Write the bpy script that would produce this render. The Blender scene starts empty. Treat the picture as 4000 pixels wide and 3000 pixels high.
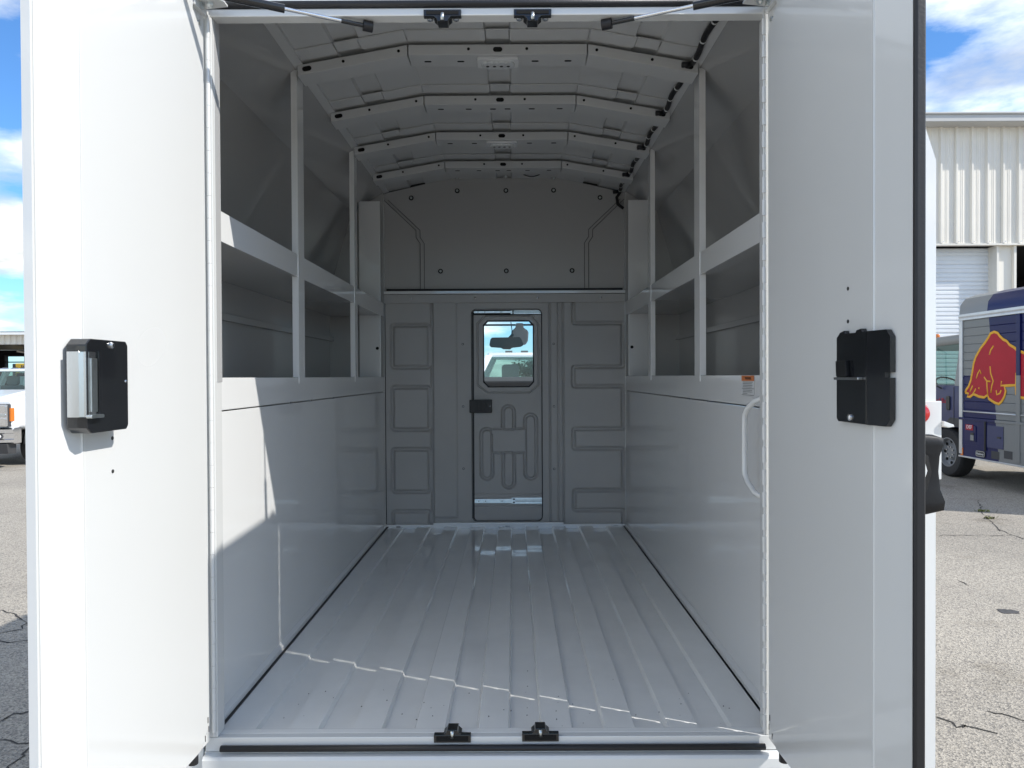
import bpy, bmesh, math, random
from mathutils import Vector, Matrix
R = math.radians
random.seed(7)
SC = bpy.context.scene
COL = SC.collection

# ------------------------------------------------------------------ camera, sky, sun, exposure
H = 1.80                       # eye height above the yard
cam_d = bpy.data.cameras.new("camera")
cam_d.sensor_width = 36.0
cam_d.lens = 36.0 * 2773 / 4000
cam_d.clip_start = 0.05
cam_d.clip_end = 3000
cam = bpy.data.objects.new("camera", cam_d)
cam.location = (0, 0, H)
cam.rotation_euler = (Matrix.Rotation(R(0.10), 4, 'Z') @ Matrix.Rotation(R(90 - 0.60), 4, 'X') @ Matrix.Rotation(R(-0.28), 4, 'Z')).to_euler()
COL.objects.link(cam)
SC.camera = cam

TO_SUN = Vector((1.0, -0.41, 1.0)).normalized()
SUN_EL = math.asin(TO_SUN.z)
SUN_ROT = math.atan2(TO_SUN.x, TO_SUN.y)
w = bpy.data.worlds.new("World")
SC.world = w
w.use_nodes = True
nt = w.node_tree
nt.nodes.clear()
def N(t, **kw):
    n = nt.nodes.new(t)
    for k, v in kw.items(): setattr(n, k, v)
    return n
def L(a, b): nt.links.new(a, b)
sky = N('ShaderNodeTexSky', sky_type='NISHITA', sun_disc=False, sun_elevation=SUN_EL, sun_rotation=SUN_ROT)
sky.altitude = 0; sky.air_density = 1.0; sky.dust_density = 0.25; sky.ozone_density = 3.0
tc = N('ShaderNodeTexCoord')
sep = N('ShaderNodeSeparateXYZ'); L(tc.outputs['Generated'], sep.inputs[0])
zc = N('ShaderNodeMath', operation='MAXIMUM'); zc.inputs[1].default_value = 0.0; L(sep.outputs['Z'], zc.inputs[0])
za = N('ShaderNodeMath', operation='ADD'); za.inputs[1].default_value = 0.22; L(zc.outputs[0], za.inputs[0])
dx = N('ShaderNodeMath', operation='DIVIDE'); L(sep.outputs['X'], dx.inputs[0]); L(za.outputs[0], dx.inputs[1])
dy = N('ShaderNodeMath', operation='DIVIDE'); L(sep.outputs['Y'], dy.inputs[0]); L(za.outputs[0], dy.inputs[1])
dz = N('ShaderNodeMath', operation='MULTIPLY'); dz.inputs[1].default_value = 3.2; L(sep.outputs['Z'], dz.inputs[0])
cmb = N('ShaderNodeCombineXYZ'); L(dx.outputs[0], cmb.inputs[0]); L(dy.outputs[0], cmb.inputs[1]); L(dz.outputs[0], cmb.inputs[2])
cn = N('ShaderNodeTexNoise'); cn.inputs['Scale'].default_value = 1.15; cn.inputs['Detail'].default_value = 9; cn.inputs['Roughness'].default_value = 0.56
off = N('ShaderNodeVectorMath', operation='ADD'); off.inputs[1].default_value = (12.5, 3.3, 0.0)
L(cmb.outputs[0], off.inputs[0]); L(off.outputs[0], cn.inputs['Vector'])
cr = N('ShaderNodeValToRGB'); cr.color_ramp.elements[0].position = 0.44; cr.color_ramp.elements[1].position = 0.57
L(cn.outputs['Fac'], cr.inputs[0])
cn2 = N('ShaderNodeTexNoise'); cn2.inputs['Scale'].default_value = 2.6; cn2.inputs['Detail'].default_value = 6
L(off.outputs[0], cn2.inputs['Vector'])
cr2 = N('ShaderNodeValToRGB')
cr2.color_ramp.elements[0].position = 0.40; cr2.color_ramp.elements[0].color = (2.3, 2.38, 2.4, 1)
cr2.color_ramp.elements[1].position = 0.66; cr2.color_ramp.elements[1].color = (5.6, 5.7, 5.4, 1)
L(cn2.outputs['Fac'], cr2.inputs[0])
mx = N('ShaderNodeMix', data_type='RGBA'); L(cr.outputs[0], mx.inputs[0]); L(cr2.outputs[0], mx.inputs[7])
tint = N('ShaderNodeMix', data_type='RGBA', blend_type='MULTIPLY'); tint.inputs[0].default_value = 1.0
tint.inputs[7].default_value = (0.275, 0.43, 0.57, 1); L(sky.outputs[0], tint.inputs[6]); L(tint.outputs[2], mx.inputs[6])
bg = N('ShaderNodeBackground'); bg.inputs[1].default_value = 0.15; L(mx.outputs[2], bg.inputs[0])
wo = N('ShaderNodeOutputWorld'); L(bg.outputs[0], wo.inputs[0])

sun_d = bpy.data.lights.new("sun", 'SUN'); sun_d.energy = 2.0; sun_d.angle = R(0.53); sun_d.color = (1.0, 0.96, 0.90)
sun = bpy.data.objects.new("sun", sun_d); COL.objects.link(sun)
sun.rotation_euler = TO_SUN.to_track_quat('Z', 'Y').to_euler()
sun.location = (12, -5, 14)

SC.view_settings.view_transform = 'Standard'
SC.view_settings.look = 'None'
SC.view_settings.exposure = 1.32
SC.view_settings.gamma = 1.0
SC.view_settings.use_curve_mapping = False
SC.cycles.max_bounces = 10
SC.cycles.diffuse_bounces = 6
SC.cycles.glossy_bounces = 5
SC.cycles.transparent_max_bounces = 12

# ------------------------------------------------------------------ measuring helper (photo pixel + distance -> metres)
F = 2773.0
def ux(u, Y): return (u - 2005) * Y / F
def vz(v, Y): return H - (v - 1471) * Y / F

# ------------------------------------------------------------------ materials
MATS = {}
def material(name, col, rough=0.5, metal=0.0, coat=0.0, spec=0.5, crough=0.05, var=0.0, vscale=3.0, bump=0.0, bscale=20.0, rvar=0.0, detail=4, emit=None, flatbump=0.0, flatscale=2.0):
    m = bpy.data.materials.new(name); m.use_nodes = True
    t = m.node_tree; p = t.nodes['Principled BSDF']
    p.inputs['Base Color'].default_value = (*col, 1)
    p.inputs['Roughness'].default_value = rough
    p.inputs['Metallic'].default_value = metal
    p.inputs['Coat Weight'].default_value = coat
    p.inputs['Coat Roughness'].default_value = crough
    p.inputs['Specular IOR Level'].default_value = spec
    tcn = t.nodes.new('ShaderNodeTexCoord')
    if var or rvar:
        n = t.nodes.new('ShaderNodeTexNoise'); n.inputs['Scale'].default_value = vscale; n.inputs['Detail'].default_value = detail
        n.inputs['Roughness'].default_value = 0.6
        t.links.new(tcn.outputs['Object'], n.inputs['Vector'])
        if var:
            r = t.nodes.new('ShaderNodeValToRGB')
            r.color_ramp.elements[0].position = 0.3; r.color_ramp.elements[1].position = 0.7
            r.color_ramp.elements[0].color = (*[c * (1 - var) for c in col], 1)
            r.color_ramp.elements[1].color = (*[min(1, c * (1 + var)) for c in col], 1)
            t.links.new(n.outputs['Fac'], r.inputs[0]); t.links.new(r.outputs[0], p.inputs['Base Color'])
        if rvar:
            mr = t.nodes.new('ShaderNodeMapRange'); mr.inputs[3].default_value = max(0, rough - rvar); mr.inputs[4].default_value = rough + rvar
            t.links.new(n.outputs['Fac'], mr.inputs[0]); t.links.new(mr.outputs[0], p.inputs['Roughness'])
    last = None
    for st, scl in ((bump, bscale), (flatbump, flatscale)):
        if st:
            n2 = t.nodes.new('ShaderNodeTexNoise'); n2.inputs['Scale'].default_value = scl; n2.inputs['Detail'].default_value = 0 if st == flatbump else 3
            t.links.new(tcn.outputs['Object'], n2.inputs['Vector'])
            b = t.nodes.new('ShaderNodeBump'); b.inputs['Strength'].default_value = 1.0; b.inputs['Distance'].default_value = st
            t.links.new(n2.outputs['Fac'], b.inputs['Height'])
            if last: t.links.new(last.outputs[0], b.inputs['Normal'])
            t.links.new(b.outputs[0], p.inputs['Normal']); last = b
    if emit:
        p.inputs['Emission Color'].default_value = (*emit[:3], 1); p.inputs['Emission Strength'].default_value = emit[3]
    MATS[name] = m
    return m
material('white_gloss', (0.715, 0.72, 0.705), 0.26, coat=1.0, crough=0.06, flatbump=0.004, flatscale=1.5, rvar=0.03, vscale=2.0, detail=1)
material('white_inner', (0.83, 0.835, 0.825), 0.16, coat=1.0, crough=0.03, flatbump=0.0016, flatscale=1.3)
material('floor_paint', (0.86, 0.86, 0.83), 0.14, coat=1.0, crough=0.03, flatbump=0.0012, flatscale=2.5, var=0.035, vscale=7, rvar=0.06, detail=8)
material('compartment_shade', (0.43, 0.43, 0.425), 0.25, coat=0.5, flatbump=0.0018, flatscale=2.0)  # interior paint toned down, the compartments' shade put into the colour
material('roof_paint', (0.63, 0.635, 0.63), 0.28, coat=0.1, flatbump=0.001, flatscale=3)
material('liner_grey', (0.49, 0.48, 0.465), 0.46, bump=0.0005, bscale=420, var=0.06, vscale=2)
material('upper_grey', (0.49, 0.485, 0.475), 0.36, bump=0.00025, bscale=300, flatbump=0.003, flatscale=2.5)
material('seam_grey', (0.20, 0.20, 0.195), 0.5, var=0.05)
material('rubber', (0.012, 0.012, 0.014), 0.45, bump=0.0003, bscale=200)
material('black_metal', (0.010, 0.011, 0.013), 0.16, coat=0.4, rvar=0.07, vscale=30)
material('black_hole', (0.003, 0.003, 0.003), 0.9, var=0.1)
material('handle_black', (0.008, 0.008, 0.009), 0.5, spec=0.3, bump=0.0002, bscale=300)
material('zinc', (0.62, 0.66, 0.66), 0.32, metal=1.0, var=0.12, vscale=40)
material('chrome', (0.82, 0.83, 0.85), 0.07, metal=1.0, rvar=0.03, vscale=20)
material('steel', (0.60, 0.61, 0.62), 0.25, metal=1.0, rvar=0.06, vscale=30)
material('red_lens', (0.45, 0.01, 0.01), 0.12, coat=0.6, rvar=0.03)
material('amber_lens', (0.75, 0.20, 0.02), 0.15, coat=0.6, rvar=0.03)
material('decal_orange', (0.62, 0.17, 0.03), 0.4, var=0.05, vscale=60)
material('decal_white', (0.66, 0.67, 0.67), 0.4, var=0.03, vscale=60)
material('ink', (0.03, 0.03, 0.03), 0.5, var=0.1)
material('lamp_lens', (0.72, 0.74, 0.74), 0.15, coat=0.5, var=0.15, vscale=90)
material('cab_plastic', (0.035, 0.036, 0.04), 0.5, bump=0.0004, bscale=250)
material('pod_plastic', (0.80, 0.78, 0.82), 0.45, bump=0.0003, bscale=250)
material('mirror_plastic', (0.10, 0.095, 0.11), 0.4, bump=0.0003, bscale=250)
material('seat_cloth', (0.22, 0.23, 0.235), 0.8, bump=0.001, bscale=200)
material('bright_paint', (0.82, 0.83, 0.83), 0.22, coat=0.6, rvar=0.04)
material('trim_dark', (0.05, 0.05, 0.052), 0.6, bump=0.0004, bscale=200)
material('tyre', (0.022, 0.022, 0.023), 0.75, var=0.25, vscale=25, bump=0.001, bscale=90)
material('rim_grey', (0.22, 0.225, 0.23), 0.45, metal=0.0, var=0.12, vscale=15)
material('silver_paint', (0.24, 0.245, 0.24), 0.38, metal=0.2, coat=0.1, var=0.03)
material('blue_paint', (0.006, 0.010, 0.078), 0.32, spec=0.3, coat=0.15, var=0.06, vscale=2)
material('cab_blue', (0.045, 0.052, 0.125), 0.35, spec=0.3, coat=0.1, var=0.05)
material('alu_rail', (0.58, 0.59, 0.60), 0.35, metal=0.7, var=0.06, vscale=8)
material('bull_red', (0.42, 0.008, 0.022), 0.45, spec=0.25, var=0.08, vscale=3)
material('bull_yellow', (0.80, 0.40, 0.03), 0.45, spec=0.25, var=0.05, vscale=5)
material('sheet_cream', (0.80, 0.76, 0.68), 0.42, var=0.05, vscale=0.7, bump=0.0006, bscale=60)
material('sheet_grey', (0.50, 0.50, 0.49), 0.5, var=0.06, vscale=0.8)
material('door_slat', (0.76, 0.78, 0.80), 0.38, var=0.04, vscale=1.4)
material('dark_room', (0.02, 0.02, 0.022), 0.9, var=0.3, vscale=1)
material('yellow_paint', (0.72, 0.46, 0.05), 0.5, var=0.1)
material('leaf', (0.07, 0.12, 0.035), 0.6, var=0.35, vscale=8)
material('bark', (0.10, 0.075, 0.05), 0.9, var=0.3, vscale=12, bump=0.01, bscale=20)
material('crack_fill', (0.045, 0.042, 0.038), 0.95, var=0.4, vscale=14)
material('tar', (0.07, 0.068, 0.068), 0.8, var=0.2, vscale=30)
material('weed', (0.16, 0.17, 0.05), 0.8, var=0.4, vscale=9)

def glass(name, tint, ior=1.0):
    m = bpy.data.materials.new(name); m.use_nodes = True
    t = m.node_tree; t.nodes.clear()
    o = t.nodes.new('ShaderNodeOutputMaterial'); mixn = t.nodes.new('ShaderNodeMixShader')
    tr = t.nodes.new('ShaderNodeBsdfTransparent'); gl = t.nodes.new('ShaderNodeBsdfGlossy')
    tr.inputs[0].default_value = (*tint, 1); gl.inputs['Roughness'].default_value = 0.02
    lw = t.nodes.new('ShaderNodeLayerWeight'); lw.inputs[0].default_value = 0.5
    pw = t.nodes.new('ShaderNodeMath'); pw.operation = 'POWER'; pw.inputs[1].default_value = 4.0; t.links.new(lw.outputs['Facing'], pw.inputs[0])
    fr = t.nodes.new('ShaderNodeMath'); fr.operation = 'MULTIPLY_ADD'; fr.inputs[1].default_value = 0.7; fr.inputs[2].default_value = 0.045 * ior; t.links.new(pw.outputs[0], fr.inputs[0])
    t.links.new(fr.outputs[0], mixn.inputs[0]); t.links.new(tr.outputs[0], mixn.inputs[1]); t.links.new(gl.outputs[0], mixn.inputs[2])
    t.links.new(mixn.outputs[0], o.inputs[0]); MATS[name] = m
glass('glass_clear', (0.90, 0.94, 0.95))
glass('glass_tint', (0.50, 0.66, 0.63), 1.2)

def asphalt():
    m = bpy.data.materials.new('asphalt'); m.use_nodes = True; MATS['asphalt'] = m
    t = m.node_tree; p = t.nodes['Principled BSDF']; ln = t.links.new
    def n(ty, **kw):
        q = t.nodes.new(ty)
        for k, v in kw.items(): setattr(q, k, v)
        return q
    tcn = n('ShaderNodeTexCoord')
    vo = n('ShaderNodeTexVoronoi'); vo.inputs['Scale'].default_value = 110; ln(tcn.outputs['Object'], vo.inputs['Vector'])
    spk = n('ShaderNodeValToRGB'); e = spk.color_ramp.elements
    sepc = n('ShaderNodeSeparateColor'); ln(vo.outputs['Color'], sepc.inputs[0]); ln(sepc.outputs[0], spk.inputs[0])
    e[0].position = 0.0; e[0].color = (0.20, 0.19, 0.175, 1); e[1].position = 1.0; e[1].color = (0.52, 0.48, 0.41, 1)
    e2 = spk.color_ramp.elements.new(0.35); e2.color = (0.34, 0.315, 0.275, 1)
    big = n('ShaderNodeTexNoise'); big.inputs['Scale'].default_value = 0.45; big.inputs['Detail'].default_value = 6; ln(tcn.outputs['Object'], big.inputs['Vector'])
    br = n('ShaderNodeValToRGB'); br.color_ramp.elements[0].position = 0.3; br.color_ramp.elements[1].position = 0.7
    br.color_ramp.elements[0].color = (0.80, 0.79, 0.78, 1); br.color_ramp.elements[1].color = (1.08, 1.06, 1.03, 1); ln(big.outputs['Fac'], br.inputs[0])
    m1 = n('ShaderNodeMix', data_type='RGBA', blend_type='MULTIPLY'); m1.inputs[0].default_value = 1; ln(spk.outputs[0], m1.inputs[6]); ln(br.outputs[0], m1.inputs[7])
    st = n('ShaderNodeTexNoise'); st.inputs['Scale'].default_value = 1.1; st.inputs['Detail'].default_value = 7; st.inputs['Roughness'].default_value = 0.65; ln(tcn.outputs['Object'], st.inputs['Vector'])
    sr = n('ShaderNodeValToRGB'); sr.color_ramp.elements[0].position = 0.56; sr.color_ramp.elements[1].position = 0.74
    sr.color_ramp.elements[0].color = (1, 1, 1, 1); sr.color_ramp.elements[1].color = (0.62, 0.60, 0.57, 1); ln(st.outputs['Fac'], sr.inputs[0])
    m1b = n('ShaderNodeMix', data_type='RGBA', blend_type='MULTIPLY'); m1b.inputs[0].default_value = 1; ln(m1.outputs[2], m1b.inputs[6]); ln(sr.outputs[0], m1b.inputs[7]); m1 = m1b
    # cracks
    wob = n('ShaderNodeTexNoise'); wob.inputs['Scale'].default_value = 2.2; wob.inputs['Detail'].default_value = 5; ln(tcn.outputs['Object'], wob.inputs['Vector'])
    mixv = n('ShaderNodeMix', data_type='RGBA', blend_type='LINEAR_LIGHT'); mixv.inputs[0].default_value = 0.22
    ln(tcn.outputs['Object'], mixv.inputs[6]); ln(wob.outputs['Color'], mixv.inputs[7])
    ve = n('ShaderNodeTexVoronoi', feature='DISTANCE_TO_EDGE'); ve.inputs['Scale'].default_value = 0.85; ln(mixv.outputs[2], ve.inputs['Vector'])
    cw = n('ShaderNodeMath', operation='LESS_THAN'); cw.inputs[1].default_value = 0.004; ln(ve.outputs['Distance'], cw.inputs[0])
    msk = n('ShaderNodeTexNoise'); msk.inputs['Scale'].default_value = 0.6; msk.inputs['Detail'].default_value = 3; ln(tcn.outputs['Object'], msk.inputs['Vector'])
    mk = n('ShaderNodeMath', operation='GREATER_THAN'); mk.inputs[1].default_value = 0.62; ln(msk.outputs['Fac'], mk.inputs[0])
    cm = n('ShaderNodeMath', operation='MULTIPLY'); ln(cw.outputs[0], cm.inputs[0]); ln(mk.outputs[0], cm.inputs[1])
    m2 = n('ShaderNodeMix', data_type='RGBA'); ln(cm.outputs[0], m2.inputs[0]); ln(m1.outputs[2], m2.inputs[6]); m2.inputs[7].default_value = (0.085, 0.078, 0.068, 1)
    ln(m2.outputs[2], p.inputs['Base Color']); p.inputs['Roughness'].default_value = 0.92; p.inputs['Specular IOR Level'].default_value = 0.2
    b = n('ShaderNodeBump'); b.inputs['Distance'].default_value = 0.006; b.inputs['Strength'].default_value = 0.7; ln(vo.outputs['Distance'], b.inputs['Height'])
    b2 = n('ShaderNodeBump'); b2.inputs['Distance'].default_value = 0.01; b2.invert = True; ln(cm.outputs[0], b2.inputs['Height']); ln(b.outputs[0], b2.inputs['Normal'])
    ln(b2.outputs[0], p.inputs['Normal'])
asphalt()

def livery():
    m = bpy.data.materials.new('livery'); m.use_nodes = True; MATS['livery'] = m
    t = m.node_tree; p = t.nodes['Principled BSDF']; ln = t.links.new
    tcn = t.nodes.new('ShaderNodeTexCoord'); s = t.nodes.new('ShaderNodeSeparateXYZ'); ln(tcn.outputs['Object'], s.inputs[0])
    def mth(op, a, b=None):
        q = t.nodes.new('ShaderNodeMath'); q.operation = op
        for i, x in enumerate((a, b)):
            if x is None: continue
            if isinstance(x, (int, float)): q.inputs[i].default_value = x
            else: ln(x, q.inputs[i])
        return q.outputs[0]
    # boundary line leans: y0 = 11.24 - 0.03*(z-1.8)
    yb = mth('ADD', mth('MULTIPLY', s.outputs[2], 0.11), 10.98)
    zb = mth('ADD', mth('MULTIPLY', s.outputs[1], 0.0), 1.78)
    a = mth('GREATER_THAN', s.outputs[1], yb)       # nearer the cab
    b = mth('GREATER_THAN', s.outputs[2], zb)       # upper half
    x = mth('ABSOLUTE', mth('SUBTRACT', a, b))      # 1 -> blue
    mixn = t.nodes.new('ShaderNodeMix'); mixn.data_type = 'RGBA'; ln(x, mixn.inputs[0])
    mixn.inputs[6].default_value = (0.21, 0.215, 0.21, 1); mixn.inputs[7].default_value = (0.006, 0.010, 0.078, 1)
    ln(mixn.outputs[2], p.inputs['Base Color']); p.inputs['Roughness'].default_value = 0.36; p.inputs['Specular IOR Level'].default_value = 0.25; p.inputs['Coat Weight'].default_value = 0.08
livery()

# ------------------------------------------------------------------ mesh helpers
class MB:
    def __init__(s): s.v = []; s.f = []
    def add(s, vs, fs):
        o = len(s.v); s.v += [tuple(q) for q in vs]; s.f += [tuple(i + o for i in f) for f in fs]; return s
    def box(s, x0, x1, y0, y1, z0, z1):
        if x0 > x1: x0, x1 = x1, x0
        if y0 > y1: y0, y1 = y1, y0
        if z0 > z1: z0, z1 = z1, z0
        return s.add([(x0,y0,z0),(x1,y0,z0),(x1,y1,z0),(x0,y1,z0),(x0,y0,z1),(x1,y0,z1),(x1,y1,z1),(x0,y1,z1)],
                     [(0,3,2,1),(4,5,6,7),(0,1,5,4),(1,2,6,5),(2,3,7,6),(3,0,4,7)])
    def prism(s, pts, a0, a1, axis='y'):
        """closed polygon pts (p,q) swept along an axis. y: (x,z); x: (y,z); z: (x,y)"""
        n = len(pts)
        def P(p, a):
            return {'y': (p[0], a, p[1]), 'x': (a, p[0], p[1]), 'z': (p[0], p[1], a)}[axis]
        vs = [P(p, a0) for p in pts] + [P(p, a1) for p in pts]
        return s.add(vs, [tuple(range(n))[::-1], tuple(range(n, 2*n))] + [(i, (i+1) % n, (i+1) % n + n, i + n) for i in range(n)])
    def sweep(s, pts, a0, a1, axis='y'):
        """open profile swept as a sheet"""
        n = len(pts)
        def P(p, a):
            return {'y': (p[0], a, p[1]), 'x': (a, p[0], p[1]), 'z': (p[0], p[1], a)}[axis]
        vs = [P(p, a0) for p in pts] + [P(p, a1) for p in pts]
        return s.add(vs, [(i, i+1, i+1+n, i+n) for i in range(n-1)])
    def tube(s, pts, r, seg=8, cap=True):
        pts = [Vector(p) for p in pts]; n = len(pts); vs = []; fs = []
        rr = r if isinstance(r, (list, tuple)) else [r]*n
        up = None
        for i, p in enumerate(pts):
            d = (pts[min(i+1, n-1)] - pts[max(i-1, 0)]).normalized()
            if up is None:
                up = Vector((0,0,1)) if abs(d.z) < 0.9 else Vector((1,0,0))
            a = d.cross(up).normalized(); up = a.cross(d).normalized()
            for k in range(seg):
                t = 2*math.pi*k/seg
                vs.append(p + (a*math.cos(t) + up*math.sin(t))*rr[i])
        for i in range(n-1):
            for k in range(seg):
                fs.append((i*seg+k, i*seg+(k+1)%seg, (i+1)*seg+(k+1)%seg, (i+1)*seg+k))
        if cap:
            fs.append(tuple(range(seg))[::-1]); fs.append(tuple(range((n-1)*seg, n*seg)))
        return s.add(vs, fs)
    def lathe(s, prof, c, axis, seg=24, cap=True):
        """prof: list of (radius, along)"""
        ax = Vector(axis).normalized(); a = ax.orthogonal().normalized(); b = ax.cross(a); c = Vector(c); vs = []; fs = []
        for r, h in prof:
            for k in range(seg):
                t = 2*math.pi*k/seg
                vs.append(c + ax*h + (a*math.cos(t)+b*math.sin(t))*r)
        for i in range(len(prof)-1):
            for k in range(seg):
                fs.append((i*seg+k, i*seg+(k+1)%seg, (i+1)*seg+(k+1)%seg, (i+1)*seg+k))
        if cap: fs.append(tuple(range(seg))[::-1]); fs.append(tuple(range((len(prof)-1)*seg, len(prof)*seg)))
        return s.add(vs, fs)
    def loft(s, rings, cap=True):
        n = len(rings[0]); vs = [p for r in rings for p in r]; fs = []
        for i in range(len(rings)-1):
            for k in range(n): fs.append((i*n+k, i*n+(k+1)%n, (i+1)*n+(k+1)%n, (i+1)*n+k))
        if cap: fs.append(tuple(range(n))[::-1]); fs.append(tuple(range((len(rings)-1)*n, len(rings)*n)))
        return s.add(vs, fs)
    def build(s, name, mat, parent=None, smooth=False, bevel=0.0, bseg=2, fix=True, auto=None):
        me = bpy.data.meshes.new(name); me.from_pydata(s.v, [], s.f)
        if fix:
            bm = bmesh.new(); bm.from_mesh(me); bmesh.ops.recalc_face_normals(bm, faces=bm.faces)
            if bevel:
                ed = [e for e in bm.edges if len(e.link_faces) == 2 and e.calc_face_angle(0) > 0.5]
                bmesh.ops.bevel(bm, geom=ed, offset=bevel, segments=bseg, profile=0.6, affect='EDGES', clamp_overlap=True)
            bm.to_mesh(me); bm.free()
        me.validate()
        if smooth or auto:
            me.polygons.foreach_set('use_smooth', [True]*len(me.polygons))
            if auto: me.set_sharp_from_angle(angle=R(auto))
        me.materials.append(MATS[mat])
        return link(name, me, parent)
def link(name, me, parent=None):
    o = bpy.data.objects.new(name, me); COL.objects.link(o)
    if parent: o.parent = parent; o.matrix_parent_inverse = parent_inv(parent)
    return o
def parent_inv(p):
    m = Matrix.Translation(p.location) if p.rotation_euler.z == 0 else Matrix.Translation(p.location) @ p.rotation_euler.to_matrix().to_4x4()
    return m.inverted()
def thing(name, label, cat, loc=(0,0,0), group=None):
    o = bpy.data.objects.new(name, None); COL.objects.link(o); o.location = loc
    o['label'] = label; o['category'] = cat
    if group: o['group'] = group
    o.empty_display_size = 0.2
    return o
def inst(src, parent, loc):
    o = src.copy(); COL.objects.link(o); o.location = loc
    if parent is not None: o.parent = parent; o.matrix_parent_inverse = parent_inv(parent)
    return o
def text_mesh(name, txt, size, mat, parent, mtx, extrude=0.0006):
    c = bpy.data.curves.new(name, 'FONT'); c.body = txt; c.size = size; c.extrude = extrude; c.align_x = 'CENTER'; c.align_y = 'CENTER'
    c.resolution_u = 2
    o = bpy.data.objects.new(name + '_tmp', c); COL.objects.link(o)
    dg = bpy.context.evaluated_depsgraph_get()
    me = bpy.data.meshes.new_from_object(o.evaluated_get(dg)); bpy.data.objects.remove(o); bpy.data.curves.remove(c)
    me.transform(mtx); me.materials.clear(); me.materials.append(MATS[mat]); me.name = name
    return link(name, me, parent)
def capsule(cx, cz, hw, r, n=6):
    """outline of a slot lying along the first axis"""
    out = []
    for k in range(n+1):
        t = -math.pi/2 + math.pi*k/n; out.append((cx+hw+r*math.cos(t), cz+r*math.sin(t)))
    for k in range(n+1):
        t = math.pi/2 + math.pi*k/n; out.append((cx-hw+r*math.cos(t), cz+r*math.sin(t)))
    return out
def rrect(x0, x1, z0, z1, r, n=4):
    out = []
    for cx, cz, a in ((x1-r, z0+r, -90), (x1-r, z1-r, 0), (x0+r, z1-r, 90), (x0+r, z0+r, 180)):
        for k in range(n+1):
            t = R(a + 90*k/n); out.append((cx+r*math.cos(t), cz+r*math.sin(t)))
    return out

# ------------------------------------------------------------------ ground
g = MB(); S = 900; n = 30
g.add([(-S, -S, 0), (S, -S, 0), (S, S, 0), (-S, S, 0)], [(0, 1, 2, 3)])
ground = g.build('ground', 'asphalt'); ground['kind'] = 'structure'

# ================================================================== the service truck
XC = -0.048; FL = 0.92; YR = 1.70; YF = 4.14
HW = 0.70
truck = thing('service_truck', 'white enclosed service truck body with both rear doors open and empty shelves inside', 'truck', (XC, YR, 0))
T = truck
def side(sg, d): return XC + sg*d

# --- floor: corrugated sheet
ed = [-0.640 + 0.0783*k for k in range(16)]
prof = [(XC-HW+0.004, FL+0.010)]
lev = 0
for k, x in enumerate(ed):
    a, b = (FL, FL+0.0125) if k % 2 == 1 else (FL+0.0125, FL)
    if k == 0: a, b = FL+0.010, FL
    prof += [(x-0.0030, a), (x+0.0030, b)]
prof.append((XC+HW-0.004, prof[-1][1]))
MB().sweep(prof, 1.7425, YF-0.02).build('floor', 'floor_paint', T, auto=20)
MB().prism([(1.7203, 0.9335), (1.743, 0.9338), (1.743, 0.905), (1.7203, 0.905)], XC-HW+0.02, XC+HW-0.02, 'x').build('threshold', 'floor_paint', T, bevel=0.002)
MB().box(XC-HW, XC+HW, 1.70, YF+0.04, 0.85, 0.90).build('subfloor', 'white_inner', T)
MB().box(XC-HW, XC+HW, YF-0.03, YF-0.012, FL-0.01, FL+0.022).box(ux(1692,YF), ux(2198,YF), YF-0.034, YF-0.013, FL+0.02, FL+0.034).build('floor_end_strip', 'white_inner', T, bevel=0.002)
for u in (1556, 1980, 2400):
    MB().box(ux(u,YF)-0.012, ux(u,YF)+0.012, YF-0.0345, YF-0.028, FL+0.006, FL+0.013).build('drain_slot', 'black_hole', T)

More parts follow.
